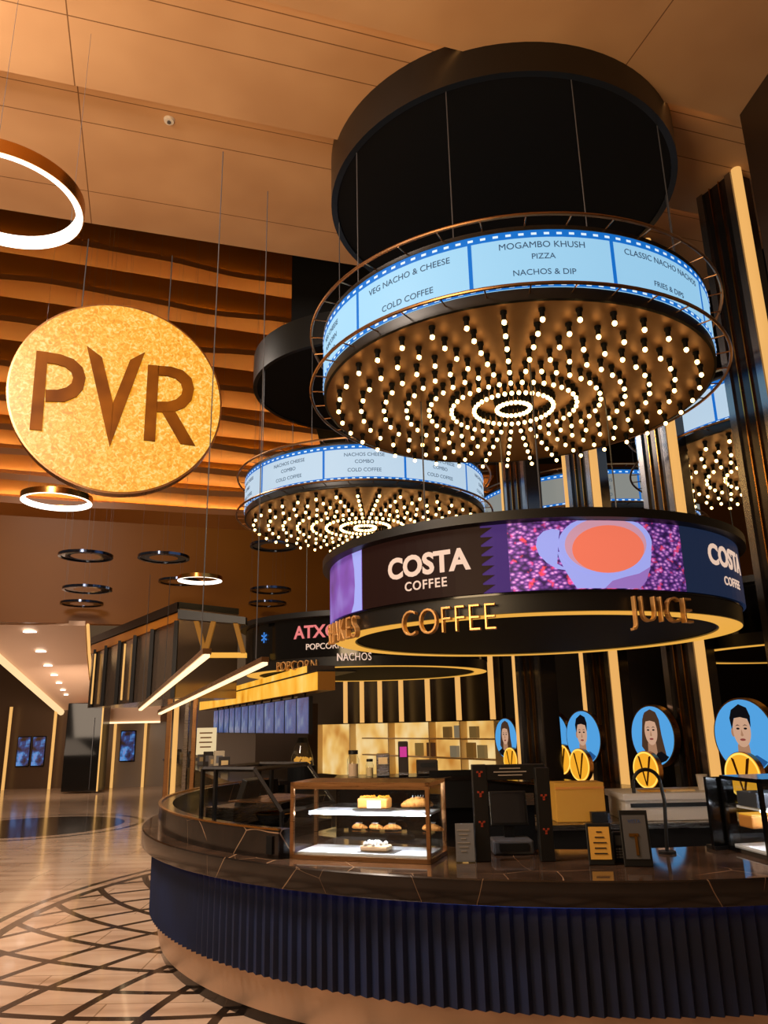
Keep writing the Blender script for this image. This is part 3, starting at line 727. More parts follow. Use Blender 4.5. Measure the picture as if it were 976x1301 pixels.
def vdisc(pos, r, label):
    t = thing('yellow_disc_sign', label, 'lit sign', (pos.x, pos.y, 0.87), math.atan2(-RN.x, RN.y), 'yellow discs with a V')
    z = max(pos.z - 0.87, r*1.04)
    disc_local(MB(), r*1.03, 0.0, 0.06, cz=z).build('case', M_bronze, t, True)
    f = disc_local(MB(), r, -0.006, 0.0, cz=z).build('lit_face', M_yellowdisc, t)
    mb = MB(); n = 48
    for i in range(n):
        a, b_ = 2*PI*i/n, 2*PI*(i+1)/n
        mb.face([(r*q*math.cos(u_), -0.009, z+r*q*math.sin(u_)) for u_, q in ((a, 0.99), (b_, 0.99), (b_, 0.90), (a, 0.90))])
    mb.build('rim_light', M_yellowrim, f)
    mb = MB()
    for pts in ([(-0.52, 0.78), (-0.36, 0.70), (0.05, -0.85), (-0.05, -0.80)], [(0.52, 0.78), (0.34, 0.72), (-0.02, -0.75), (0.06, -0.85)]):
        mb.prism([(x*r, -0.010, z+y*r) for x, y in pts], (0, 0.003, 0))
    mb.build('v_emblem', M_pvrletter, f)
    MB().box((0, 0.03, 0.02), (0.2*r, 0.05, 0.04)).build('foot', M_blackmatt, t)
vdisc(on_y(7.95, 944, 985), 0.215, 'yellow V disc under the largest portrait at the right edge')
vdisc(on_y(9.3, 821, 979), 0.205, 'yellow V disc in front of the woman portrait, behind the hoop stand')
vdisc(on_y(10.6, 737, 977), 0.205, 'yellow V disc in front of the portrait of a man in pale shirt')
vdisc(on_y(12.0, 714.5, 975), 0.215, 'yellow V disc below the portrait half hidden by the farthest column')
vdisc(on_y(12.7, 649, 969), 0.19, 'small yellow V disc below the small deep blue portrait')

# ------------------------------------------------------------------ hanging PVR disc
PC = Vector((-3.378, 9.0, 5.79)); yaw = 0.386; PR = 1.285
PN = Vector((math.sin(yaw), -math.cos(yaw), 0)); PU = Vector((math.cos(yaw), math.sin(yaw), 0))
sg = thing('hanging_disc_sign', 'big round glowing gold sign with bronze PVR letters hanging at left', 'sign', PC, yaw)
disc_local(MB(), PR*1.02, 0.0, 0.16, 96).build('rim', M_bronze, sg, True)
pf = disc_local(MB(), PR, -0.012, 0.0, 96).build('lit_face', M_pvrface, sg)
def uv(zx, zy):
    p = on_plane(PC + PN*0.02, PN, zx/2.3238, 260 + zy/2.3238) - PC
    return (p.dot(PU), p.z)
def letter(nm, polys):
    mb = MB()
    for poly in polys:
        mb.prism([(x, -0.040, y) for x, y in poly], (0, 0.027, 0))
    mb.build(nm, M_pvrletter, pf)
def bowl(o, i): # outer and inner outlines as quads strip
    return [[o[k], o[k+1], i[k+1], i[k]] for k in range(len(o)-1)]
Po = [uv(*q) for q in ((140, 437), (180, 444), (218, 458), (244, 482), (253, 512), (246, 545), (226, 568), (190, 583), (134, 582))]
Pi = [uv(*q) for q in ((138, 468), (165, 472), (192, 480), (210, 494), (216, 512), (211, 529), (196, 541), (170, 548), (134, 548))]
letter('letter_p', [[uv(108, 433), uv(142, 437), uv(124, 668), uv(87, 664)]] + bowl(Po, Pi))
letter('letter_v', [[uv(257, 419), uv(301, 452), uv(335, 592), uv(324, 716)], [uv(428, 437), uv(384, 460), uv(332, 590), uv(324, 716)]])
Ro = [uv(*q) for q in ((466, 477), (505, 480), (540, 491), (565, 514), (573, 545), (566, 578), (546, 600), (510, 614), (462, 613))]
Ri = [uv(*q) for q in ((466, 505), (495, 507), (518, 514), (534, 528), (539, 545), (535, 562), (520, 576), (496, 583), (462, 583))]
letter('letter_r', [[uv(437, 474), uv(470, 477), uv(458, 700), uv(424, 696)], [uv(478, 612), uv(517, 612), uv(576, 713), uv(533, 707)]] + bowl(Ro, Ri))
for x in (-0.55, 0.55): MB().tube([(x, 0.08, 1.13), (x, 0.08, 8.05-5.79)], 0.008, 6).build('cable', M_grey, sg)

# ------------------------------------------------------------------ ring lamps
def ring_lamp(px, py, R, halfw, lit, label, ztop):
    # distance from apparent half width
    d = ray(px, py); dn = d.normalized(); depth = R*FPX/halfw
    p = CAM + d*depth
    t = thing('ring_lamp', label, 'ring lamp', p, 0, 'hanging ring lamps')
    h = 0.11*R/0.6 if lit else 0.05
    MB().lathe([(R*0.985, 0), (R, 0), (R, h), (R*0.985, h)], 64, closed=True).build('outer_band', M_brass if lit else M_ringblue, t, True)
    MB().lathe([(R*0.90, 0.0), (R*0.985, -0.004), (R*0.985, h*0.8), (R*0.90, h*0.8)], 64, closed=True).build('light_ring' if lit else 'unlit_ring', M_whiteled if lit else M_ringblue, t, True)
    if not lit: MB().lathe([(R*0.55, h*0.3), (R*0.9, h*0.3)], 48).build('reflector', M_ringblue, t, True)
    for k in range(3):
        a = 2*PI*k/3 + 0.4; x, y = R*0.95*math.sin(a), -R*0.95*math.cos(a)
        MB().tube([(x, y, h-0.005), (x, y, ztop-p.z)], 0.0018, 5).build('cable', M_grey, t)
    return t
ring_lamp(2, 258, 0.6, 98, True, 'largest lit white ring lamp at the top left edge', Z1-0.01)
ring_lamp(72, 638, 0.55, 43, True, 'lit white ring lamp just below the PVR disc', 17.49)
for px, py, hw, lit, lab in ((109, 708, 33, False, 'dark ring lamp, upper one at far left above two others'), (208, 710, 32, False, 'dark ring lamp right of the upper left one'),
                             (228, 740, 26, False, 'dark ring lamp tucked behind a lit one'), (254, 738, 28, True, 'small lit ring lamp overlapping a dark one left of centre'),
                             (348, 695, 30, False, 'dark thin ring lamp below the pale menu sign'), (111, 750, 30, False, 'dark ring lamp, middle of three at far left'),
                             (104, 768, 26, False, 'dark ring lamp, lowest of three at far left'), (344, 751, 26, False, 'dark ring lamp above a pair near the popcorn ring'),
                             (340, 768, 24, False, 'pale thin ring lamp just above the popcorn ring'), (411, 729, 20, True, 'small lit ring lamp left of the coffee ring')):
    ring_lamp(px, py, 0.5, hw, lit, lab, 17.49)

# ------------------------------------------------------------------ lobby corridor at far left
def cz(D): return 4.2 - (D-19.0)*0.37
def on_corr(px, py):
    lo, hi = 17.0, 26.0
    for _ in range(50):
        mid = (lo+hi)/2; p = on_y(mid, px, py)
        if p.z > cz(mid): hi = mid
        else: lo = mid
    return on_y((lo+hi)/2, px, py)
pts = [on_corr(*q) for q in ((-60, 793), (108, 795), (110, 830), (113, 862), (118, 885), (122, 899), (82, 903), (40, 868), (0, 832), (-60, 778+4))]
pts = pts[:-1] + [on_corr(-60, 800)]
M_soffit = mat('soffit_paint', (226, 190, 164), 0.6)
struct(MB().prism(pts, (0, 0, 0.12)).build('ceiling.003', M_soffit))
e0, e1 = on_corr(-20, 816), on_corr(82, 906)
o = MB().tube([e0 - Vector((0, 0, 0.05)), e1 - Vector((0, 0, 0.05))], 0.10, 8).build('trim_23', mat('corridor_cove', (255, 226, 180), 0.4, emit=(255, 216, 160), es=1.0)); struct(o)
rp_ = [on_corr(*q) for q in ((108, 795), (110, 830), (113, 862), (118, 885), (122, 899))]
o = MB().tube([q + Vector((0.07, 0, 0.02)) for q in rp_], 0.04, 8).build('trim_24', mat('corridor_led', (255, 190, 100), 0.4, emit=(255, 190, 110), es=0.95)); struct(o)
for i, (px, py, sz) in enumerate(((38, 802, 0.16), (52, 827, 0.13), (61, 845, 0.11), (69, 857, 0.09), (75, 867, 0.08), (80, 876, 0.07), (84, 882, 0.06))):
    q = on_corr(px, py)
    o = MB().cyl((q.x, q.y, q.z-0.03), sz, 0.025, 20).build('downlight', M_whiteled); tag(o, 'recessed white downlight in the pale lobby soffit', 'downlight', 'soffit downlights')
area_lamp('corridor_wall_fill', (-8.6, 20.6, 2.2), (-8.4, 24.0, 0.8), 1.6, 45, (1.0, 0.78, 0.58))  # added fill that lightens the far corridor walls
area_lamp('corridor_soffit_fill', (-10.0, 20.5, 1.2), (-9.6, 21.0, 4.0), 2.0, 32, (1.0, 0.76, 0.56))  # upward fill lamp added to brighten the pale soffit
# bulkhead that closes the wall bottom over the corridor
wl = lambda px, D: on_y(D, px, 930).x
struct(MB().box((wl(-30, 20.0)-1.2, 24.3, 2.2), (9.0, 0.2, 4.4)).build('wall_left', mat('dark_lobby_wall', (84, 64, 48), 0.3)))
struct(MB().box((wl(200, 24.0)+0.6, 24.2, 1.25), (5.0, 0.2, 2.5)).build('wall_far', mat('grey_lobby_wall', (140, 128, 118), 0.3)))
gl = MB(); a_, b_ = on_corr(-40, 846), on_corr(76, 912)
gl.prism([Vector((a_.x, a_.y, 0)), Vector((b_.x, b_.y, 0)), Vector((b_.x, b_.y, b_.z-0.1)), Vector((a_.x, a_.y, a_.z-0.1))], (-0.15, -0.05, 0))
pil = thing('lobby_pillar', 'broad black glossy pillar at the far left of the lobby', 'pillar', on_y(22.0, 100, 1006))
MB().box((0, 0.3, 1.18), (1.0, 0.6, 2.36)).build('shaft', M_blackgloss, pil, bevel=0.02)
MB().box((0.50, -0.01, 1.18), (0.035, 0.03, 2.36)).build('light_strip', M_tube, pil)
MB().box((0.28, -0.01, 1.0), (0.012, 0.03, 1.9)).build('metal_line', M_grey, pil)
def wall_screen(px, D, w_, h_, pz, label, panel=True):
    p = on_y(D, px, 950)
    t = thing('display_screen', label, 'screen', (p.x, D, pz), 0, 'lobby display screens')
    MB().box((0, 0.03, 0), (w_, 0.05, h_)).build('frame', M_blackgloss, t)
    s = MB().box((0, 0.0, 0), (w_*0.9, 0.012, h_*0.94)).build('picture', M_lobbyscr, t)
    return t
wall_screen(30, 24.14, 0.40, 0.88, 1.08, 'tall blue display on the far left lobby wall, left of a pair')
wall_screen(49, 24.14, 0.40, 0.88, 1.08, 'tall blue display on the far left lobby wall, right of a pair')
wall_screen(162, 24.04, 0.46, 0.90, 1.18, 'single tall blue display on the grey lobby wall')
for i, (px, lab) in enumerate(((8, 'left edge of the lobby wall'), (66, 'right of the pair of blue displays'), (144, 'left of the single tall display'), (183, 'right of the single tall display'))):
    p = on_y(23.9, px, 950)
    o = MB().box((p.x, 23.95, 1.2), (0.07, 0.06, 2.4)).build('light_strip', M_tube); tag(o, 'vertical amber light strip on the lobby wall, ' + lab, 'light strip', 'lobby light strips')
q = on_y(24.0, 160, 905); o = MB().box((q.x, 23.6, 2.10), (2.6, 0.8, 0.44)).build('trim_25', M_soffit); struct(o)
o = MB().box((q.x, 23.18, 1.86), (2.6, 0.05, 0.05)).build('trim_26', M_led); struct(o)

# mirrored bulkhead box left of the popcorn counter
c0 = on_y(13.0, 222, 890); cl = on_y(17.9, 112, 890); cr = on_y(13.9, 300, 890)
mbx = thing('mirror_bulkhead', 'hanging dark mirror-clad box with amber trims left of the popcorn ring', 'bulkhead', (c0.x, c0.y, 2.15))
P3 = lambda p, z: Vector((p.x-c0.x, p.y-c0.y, z))
back = Vector((cl.x+1.0, cl.y+0.5, 0))
MB().prism([P3(c0, 0), P3(cl, 0), P3(back, 0), P3(cr, 0)], (0, 0, 1.58)).build('mirror_body', M_mirror, mbx)
o = MB(); o.prism([P3(c0, 1.44), P3(cl, 1.44), P3(cl, 1.60), P3(c0, 1.60)], (-0.03, -0.05, 0)); o.prism([P3(c0, 1.5), P3(cr, 1.5), P3(cr, 1.60), P3(c0, 1.60)], (0.0, -0.05, 0)); o.build('top_frame', M_black, mbx)
o = MB(); o.prism([P3(c0, 1.28), P3(cl, 1.22), P3(cl, 1.42), P3(c0, 1.42)], (-0.02, -0.03, 0)); o.build('amber_trim', mat('amber_panel', (180, 112, 34), 0.4), mbx)
for f in (0.0, 0.22, 0.40, 0.58, 0.76, 0.92):
    p = P3(c0, 0).lerp(P3(cl, 0), f)
    MB().box((p.x-0.03, p.y-0.03, 0.64), (0.07, 0.05, 1.28)).build('mullion', M_black, mbx)
for f in (0.5, 0.9):
    p = P3(c0, 0).lerp(P3(cl, 0), f); MB().box((p.x-0.05, p.y-0.05, 0.62), (0.03, 0.03, 1.1)).build('light_strip', M_tube, mbx)
# slim glass and bronze posts under it
for i, (px, D, m, lab) in enumerate(((213, 13.2, M_bronze, 'left'), (222, 13.3, M_tube, 'second'), (236, 13.1, M_steel, 'third'), (246, 12.9, M_bronze, 'right'))):
    p = on_y(D, px, 950)
    o = MB().box((p.x, p.y, 1.07), (0.07, 0.07, 2.14)).build('slim_post', m, None, bevel=0.006)
    tag(o, {'left': 'slim bronze post, leftmost under the mirrored box', 'second': 'glowing amber slim post between bronze and steel ones', 'third': 'slim steel post beside the popcorn counter', 'right': 'slim bronze post nearest the yellow fascia'}[lab], 'post', 'slim posts under the mirrored box')
# linear pendant lights
def linear(p0, p1, label, w_=0.045):
    d = (p1-p0); L_ = d.length
    t = thing('linear_light', label, 'linear light', p0, 0, 'linear pendant lights')
    q = d.to_track_quat('Y', 'Z').to_matrix().to_4x4()
    MB().box((0, L_/2, 0.034), (w_*1.5, L_, 0.045)).xform(q).build('housing', M_bronze, t)
    MB().box((0, L_/2, 0.0), (w_, L_, 0.025)).xform(q).build('diffuser', M_led, t)
    for f in (0.05, 0.95): MB().tube([d*f + Vector((0, 0, 0.08)), Vector((d.x*f, d.y*f, 5.0 if f < 0.5 else 1.9))], 0.005, 5).build('cable', M_grey, t)
linear(on_y(6.0, 263, 833), on_y(12.6, 178, 902), 'bright slanting linear light, left of the two beside the mirrored box')
linear(on_y(6.6, 337, 843), on_y(12.6, 203, 907), 'bright slanting linear light, right of the two above the yellow fascia')

# open frame with V struts at the end of the popcorn canopy
fx = thing('canopy_frame', 'open dark canopy frame with amber V shaped struts beside the popcorn ring', 'canopy', on_y(11.2, 245, 835))
O = Vector(fx.location)
def fp(px, py, D=11.2): return on_y(D, px, py) - O
MB().prism([fp(226, 774), fp(312, 784), fp(312, 793), fp(226, 786)], (0, 0.15, 0)).build('top_beam', M_black, fx)
MB().prism([fp(258, 829), fp(312, 829), fp(312, 835), fp(258, 835)], (0, 0.12, 0)).build('bottom_beam', M_amberlit, fx)
for a, b_ in (((246, 789), (256, 826)), ((268, 789), (258, 826)), ((296, 791), (306, 830))):
    MB().prism([fp(*a), fp(a[0]+6, a[1]), fp(b_[0]+6, b_[1]), fp(*b_)], (0, 0.06, 0)).build('strut', mat('amber_strut', (206, 140, 50), 0.4, emit=(190, 124, 40), es=0.35), fx)

# ------------------------------------------------------------------ popcorn counter
FA = Vector((-0.85, 9.5, 0)); FB = Vector((-4.6, 19.1, 0)); FD = (FB-FA).normalized(); FN = Vector((FD.y, -FD.x, 0)) * -1   # FN looks left/camera side
if FN.y > 0: FN = -FN
fas = thing('popcorn_fascia', 'two stepped rows of glowing amber lightbox above the popcorn menu screens', 'lit fascia', (0, 0, 0))
def fbox(t0, t1, o0, o1, z0, z1): return MB().prism([FA+FD*t0+FN*o0+Vector((0, 0, z0)), FA+FD*t1+FN*o0+Vector((0, 0, z0)), FA+FD*t1+FN*o1+Vector((0, 0, z0)), FA+FD*t0+FN*o1+Vector((0, 0, z0))], (0, 0, z1-z0))
LF = (FB-FA).length
fbox(0.0, LF, -0.22, 0.0, 2.07, 2.295).build('fascia_case', mat('dark_amber_case', (120, 78, 24), 0.4), fas)
fbox(0.02, LF-0.1, 0.0, 0.015, 2.075, 2.29).build('lit_panel', M_popfascia, fas)
fbox(0.9, LF, -0.5, -0.12, 2.315, 2.438).build('fascia_case', M_dark, fas)
fbox(0.95, LF-0.1, -0.12, -0.105, 2.318, 2.435).build('lit_panel', M_popfascia, fas)
fbox(0.0, LF, -0.5, 0.01, 2.295, 2.315).build('dark_joint', M_black, fas)
# twelve menu screens below
def pos_on_f(px):
    d = ray(px, 930); # solve ground line FA+FD*t with ray direction
    k = d.x/d.y
    return (FA.x - k*FA.y) / (k*FD.y - FD.x)
edges = [269, 275.5, 282.5, 289, 296, 304, 313, 322.5, 333, 346, 359, 374, 390]
for i in range(12):
    t1, t0 = pos_on_f(edges[i]+0.5), pos_on_f(edges[i+1]-0.5)
    o = thing('menu_screen', 'blue menu screen under the amber fascia, %s' % ['leftmost and farthest', 'second from the far left end', 'third from the far left end', 'fourth from the far left end', 'fifth from the far left end', 'sixth from the far left end', 'sixth from the near right end', 'fifth from the near right end', 'fourth from the near right end', 'third from the near right end', 'second from the near right end', 'rightmost and nearest'][i], 'screen', FA+FD*t0+Vector((0, 0, 1.55)), 0, 'popcorn menu screens')
    L0 = Vector(o.location)
    def lb(a0, a1, o0, o1, z0, z1):
        return MB().prism([FD*(a0-t0)+FN*o0+Vector((0, 0, z0)), FD*(a1-t0)+FN*o0+Vector((0, 0, z0)), FD*(a1-t0)+FN*o1+Vector((0, 0, z0)), FD*(a0-t0)+FN*o1+Vector((0, 0, z0))], (0, 0, z1-z0))
    lb(t0, t1, -0.08, -0.03, 0, 0.47).build('case', M_black, o)
    lb(t0+0.02, t1-0.02, -0.03, -0.022, 0.012, 0.46).build('picture', M_screenblue, o)
    lb((t0+t1)/2-0.02, (t0+t1)/2+0.02, -0.07, -0.04, 0.47, 0.52).build('bracket', M_black, o)
# dark shop body behind
struct(fbox(5.5, LF, -1.6, -1.4, 0.0, 2.07).build('wall_shop', mat('shop_wall', (60, 42, 28), 0.5)))
pcn = thing('popcorn_counter', 'long dark counter under the popcorn menu screens', 'counter', (0, 0, 0))
fbox(1.0, LF, 0.15, 0.75, 0.0, 0.93).build('cabinet', M_blackgloss, pcn); fbox(0.95, LF, 0.10, 0.80, 0.93, 0.98).build('worktop', M_marble, pcn)

# amber-lit shelves and slatted wall at the back
GA = on_y(13.6, 634, 950); GB = on_y(20.5, 372, 950); GA.z = GB.z = 0
GD = (GB-GA).normalized(); GN = Vector((-GD.y, GD.x, 0));
if GN.y > 0: GN = -GN
LG = (GB-GA).length
def gbox(t0, t1, o0, o1, z0, z1): return MB().prism([GA+GD*t0+GN*o0+Vector((0, 0, z0)), GA+GD*t1+GN*o0+Vector((0, 0, z0)), GA+GD*t1+GN*o1+Vector((0, 0, z0)), GA+GD*t0+GN*o1+Vector((0, 0, z0))], (0, 0, z1-z0))
struct(gbox(0, LG, -0.2, -0.12, 0, 4.2).build('wall_shop_rear', mat('dark_slats', (24, 17, 12), 0.3)))
sh_ = thing('lit_shelf_unit', 'amber backlit wall of shelves behind the popcorn counter', 'shelves', (0, 0, 0))
gbox(0, LG, -0.12, -0.10, 0.55, 1.68).build('lit_back_panel', M_litshelf, sh_)
for z in (1.02, 1.36): gbox(0, LG*0.55, -0.10, 0.08, z, z+0.025).build('shelf', mat('shelf_board', (222, 190, 140), 0.5), sh_)
for f in (0.0, 0.12, 0.24, 0.42, 0.62, 0.82): gbox(LG*f, LG*f+0.03, -0.10, 0.06, 0.55, 1.68).build('upright', mat('shelf_frame', (236, 206, 150), 0.5), sh_)
for px in (627, 584, 545, 511, 484, 461, 440):
    d = ray(px, 900); k = d.x/d.y; t_ = (GA.x - k*GA.y)/(k*GD.y - GD.x); p = GA+GD*t_+GN*0.02
    o = MB().cyl((p.x, p.y, 1.70), 0.05, 2.3, 12).build('light_tube', M_tube, None, True)
    tag(o, 'vertical amber light tube above the lit shelves, %s' % {627: 'rightmost and nearest of seven', 584: 'second from the right', 545: 'third from the right', 511: 'middle of seven', 484: 'third from the left', 461: 'second from the left', 440: 'leftmost and farthest of seven'}[px], 'light tube', 'tubes over the lit shelves')
# packets on the shelves
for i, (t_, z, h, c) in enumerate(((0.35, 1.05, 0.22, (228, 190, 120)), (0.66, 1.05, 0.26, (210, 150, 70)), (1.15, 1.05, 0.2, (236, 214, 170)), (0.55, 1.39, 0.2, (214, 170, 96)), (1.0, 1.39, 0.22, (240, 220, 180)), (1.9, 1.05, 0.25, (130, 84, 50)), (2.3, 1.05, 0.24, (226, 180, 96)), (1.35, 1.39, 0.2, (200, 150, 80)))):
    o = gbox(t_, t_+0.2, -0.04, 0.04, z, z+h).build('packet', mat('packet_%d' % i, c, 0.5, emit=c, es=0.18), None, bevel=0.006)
    tag(o, 'pale packet on the amber-lit shelf', 'packet', 'packets on the lit shelves')

# dark rear counter in the middle of the far kiosk with machines on it
rc = thing('rear_counter', 'long dark counter block in front of the amber-lit shelves', 'counter', on_y(9.6, 520, 985)); O2 = Vector(rc.location); rc.location.z = 0
MB().box((0.0, 0.3, 0.5), (1.75, 0.6, 1.0)).build('cabinet', M_blackgloss, rc); MB().box((0, 0.28, 1.02), (1.8, 0.68, 0.05)).build('worktop', M_marble, rc)
MB().box((0.55, -0.02, 0.9), (0.62, 0.06, 0.42)).build('upper_panel', M_blackmatt, rc)
def rcp(px, dy=0.25): p = on_y(9.6+dy, px, 985); return Vector((p.x, p.y, 1.045))
def jar(px, label, h, r, m, lid=True, dy=0.25):
    p = rcp(px, dy); t = thing('glass_jar', label, 'jar', p)
    MB().lathe([(r*0.85, 0), (r, h*0.15), (r, h*0.75), (r*0.7, h*0.95), (r*0.7, h)], 20).build('glass', M_glass, t, True)
    MB().cyl((0, 0, 0.004), r*0.8, h*0.55, 16).build('contents', m, t)
    if lid: MB().cyl((0, 0, h), r*0.8, h*0.18, 16).build('lid', M_black, t)
jar(449, 'glass jar with dark hat-like lid on the rear counter', 0.26, 0.075, M_pastry2)
jar(470, 'smaller glass jar to the right of the hat-lidded one', 0.17, 0.05, M_paper, True)
def machine(px, label, w_, h_, m, m2, dy=0.25):
    p = rcp(px, dy); t = thing('coffee_machine', label, 'machine', p)
    MB().box((0, 0, h_/2), (w_, 0.25, h_)).build('body', m, t, bevel=0.01); MB().box((0, -0.13, h_*0.7), (w_*0.7, 0.02, h_*0.3)).build('front_panel', m2, t)
    MB().box((0, -0.15, 0.03), (w_*0.9, 0.1, 0.03)).build('drip_tray', M_steel, t)
machine(513, 'tall dark brown dispenser with pink display on the rear counter', 0.12, 0.40, M_dark, mat('pink_display', (210, 60, 150), 0.4, emit=(210, 60, 150), es=0.8))
machine(543, 'low dark brown machine right of the tall dispenser', 0.26, 0.17, M_dark, M_black, 0.4)
machine(487, 'pale steel box machine left of the tall dispenser', 0.16, 0.26, M_steel, M_paper)
# popcorn warmer with lit glass bell on the popcorn counter
pw = thing('popcorn_warmer', 'glass bell of glowing popcorn with a dark cap near the menu screens', 'popcorn machine', FA+FD*1.9+FN*0.35+Vector((-0.1, 0, 0.98)))
pw.location = on_y(11.0, 384, 960); pw.location.z = 1.13
MB().lathe([(0.16, 0.0), (0.15, 0.1), (0.10, 0.26), (0.08, 0.30)], 24).build('glass_bell', M_glass, pw, True)
mbp = MB(); 
for i in range(60): mbp.ball((random.uniform(-.11, .11), random.uniform(-.11, .11), 0.02+random.random()*0.08), 0.022, sub=1)
pk = mbp.build('popcorn', mat('popcorn', (250, 190, 90), 0.7, emit=(250, 176, 70), es=0.6), pw); pk['kind'] = 'stuff'
MB().cyl((0, 0, 0.30), 0.09, 0.07, 20, 0.06).build('cap', M_black, pw)
MB().cyl((0, 0, -1.13), 0.2, 1.13, 24).build('pedestal', M_blackmatt, pw)

# small goods on the popcorn counter
goods = [(258, (96, 84, 70), 0.20), (268, (226, 210, 180), 0.16), (275, (90, 140, 190), 0.18), (283, (70, 60, 54), 0.22), (291, (210, 190, 150), 0.15), (299, (120, 116, 112), 0.19), (309, (60, 52, 46), 0.26), (318, (150, 140, 128), 0.2), (327, (206, 190, 160), 0.30), (336, (52, 46, 42), 0.22)]
gl_ = ['dark taupe', 'cream', 'pale blue', 'dark grey', 'pale beige', 'mid grey', 'black-brown', 'light grey', 'tall cream', 'charcoal']
for i, (px, c, h) in enumerate(goods):
    t_ = pos_on_f(px) + 0.9
    b = FA+FD*t_+FN*0.45
    t = thing('goods_box', gl_[i] + ' box standing on the popcorn counter', 'box', (b.x, b.y, 0.98), 0.3, 'boxes on the popcorn counter')
    MB().box((0, 0, h/2), (0.17, 0.14, h)).build('carton', mat('goods_%d' % i, c, 0.5), t, bevel=0.006)
    MB().box((0, -0.071, h*0.55), (0.11, 0.004, h*0.4)).build('printed_panel', M_paper if i % 2 else M_sheet, t)
t_ = pos_on_f(281); b = FA+FD*t_+FN*0.3
t = thing('notice_board', 'glowing cream notice sheet under the menu screens', 'notice', (b.x, b.y, 0.98))
MB().box((0, 0.01, 0.42), (0.42, 0.02, 0.52)).build('board', mat('lit_notice', (250, 226, 180), 0.5, emit=(250, 222, 170), es=0.8), t); MB().box((0, 0.02, 0.09), (0.06, 0.02, 0.18)).build('stand', M_black, t)
mbp = MB()
for k in range(4): mbp.box((0, -0.003, 0.58-k*0.09), (0.26-0.04*(k % 2), 0.004, 0.025))
mbp.build('printed_lines', M_pastry, t)

# ------------------------------------------------------------------ items on the near counter
ZT = 0.894
def pastry_case(label, origin, ux, L_, Dp, H, frame_m, long_extra=0.0):
    rz = math.atan2(ux.y, ux.x)
    t = thing('pastry_case', label, 'display case', (origin.x, origin.y, ZT), rz, 'glass pastry cases')
    # local: x along the front (0..L), y to the back (0..D)
    b = 0.022
    MB().box((L_/2, Dp/2, 0.012), (L_, Dp, 0.024)).build('base', frame_m, t)
    MB().box((L_/2, Dp/2, H-0.011), (L_, Dp, 0.022)).build('top_panel', frame_m, t)
    for x in (b/2, L_-b/2):
        for y in (b/2, Dp-b/2): MB().box((x, y, H/2), (b, b, H)).build('corner_post', frame_m, t)
    for y in (b/2,):
        MB().box((L_/2, y, H-0.03), (L_-2*b, b*0.7, 0.018)).build('front_rail', frame_m, t)
    MB().box((L_/2, 0.006, H/2), (L_-2*b, 0.006, H-0.05)).build('front_glass', M_glass, t)
    MB().box((0.006, Dp/2, H/2), (0.006, Dp-2*b, H-0.05)).build('side_glass', M_glass, t); MB().box((L_-0.006, Dp/2, H/2), (0.006, Dp-2*b, H-0.05)).build('side_glass', M_glass, t)
    MB().box((L_/2, Dp-0.006, H/2), (L_-2*b, 0.006, H-0.05)).build('back_glass', M_glass, t)
    MB().box((L_/2, Dp*0.52, 0.03), (L_-0.06, Dp-0.06, 0.012)).build('white_deck', mat('case_white', (238, 238, 240), 0.3), t)
    MB().box((L_/2+0.02, Dp*0.62, H*0.58), (L_-0.10, Dp*0.62, 0.014)).build('white_shelf', mat('case_white'), t)
    MB().box((L_/2+0.05, Dp*0.74, H*0.30), (L_-0.2, Dp*0.4, 0.007)).build('glass_shelf', M_glass, t)
    MB().box((L_/2, b+0.02, H-0.035), (L_-0.08, 0.018, 0.012)).build('case_light', mat('case_led', (240, 248, 255), 0.4, emit=(236, 244, 255), es=80.0), t)
    MB().box((L_/2+0.02, Dp*0.33, H*0.565), (L_-0.10, 0.012, 0.010)).build('case_light', mat('case_led'), t)
    return t
U1 = Vector((0.825, -0.282, 0)).normalized(); V1 = Vector((-U1.y, U1.x, 0)); C1 = Vector((-0.602, 4.887, 0))
pastry_case('glass pastry case in the middle of the counter, bronze framed and brightly lit', C1, U1, 0.87, 0.37, 0.43, M_bronze)
def in_case(x, y, z, C=C1, U=U1, V=V1): p = C+U*x+V*y; return Vector((p.x, p.y, ZT+z))
rz1 = math.atan2(U1.y, U1.x)
def plate(name_loc, r=0.09, label=''):
    o = MB().lathe([(0, 0), (r*0.7, 0), (r, 0.008), (r*0.98, 0.011), (r*0.68, 0.004), (0, 0.004)], 28, c=name_loc).build('cake_board', M_silver, None, True); return tag(o, label, 'cake board', 'cake boards')
ck = thing('slab_cake', 'orange and white slab cake on the upper shelf of the middle pastry case', 'cake', in_case(0.47, 0.20, 0.270), rz1)
MB().box((0, 0, 0.030), (0.19, 0.10, 0.060)).build('sponge', M_pastry, ck, bevel=0.01); MB().box((0.012, -0.003, 0.024), (0.09, 0.102, 0.045)).build('cream_side', M_icing, ck, bevel=0.004)
mbp = MB()
for i in range(22): mbp.ball((random.uniform(-.085, .085), random.uniform(-.04, .04), 0.062), 0.011, sub=1)
o = mbp.build('fruit_topping', mat('orange_fruit', (236, 150, 30), 0.4), ck); o['kind'] = 'stuff'
tag(MB().box((0, 0, 0.0025), (0.24, 0.13, 0.005)).xform(Matrix.Translation(in_case(0.47, 0.20, 0.263)) @ Matrix.Rotation(rz1, 4, 'Z')).build('cake_board', M_silver), 'thin silver board under the orange slab cake', 'cake board')
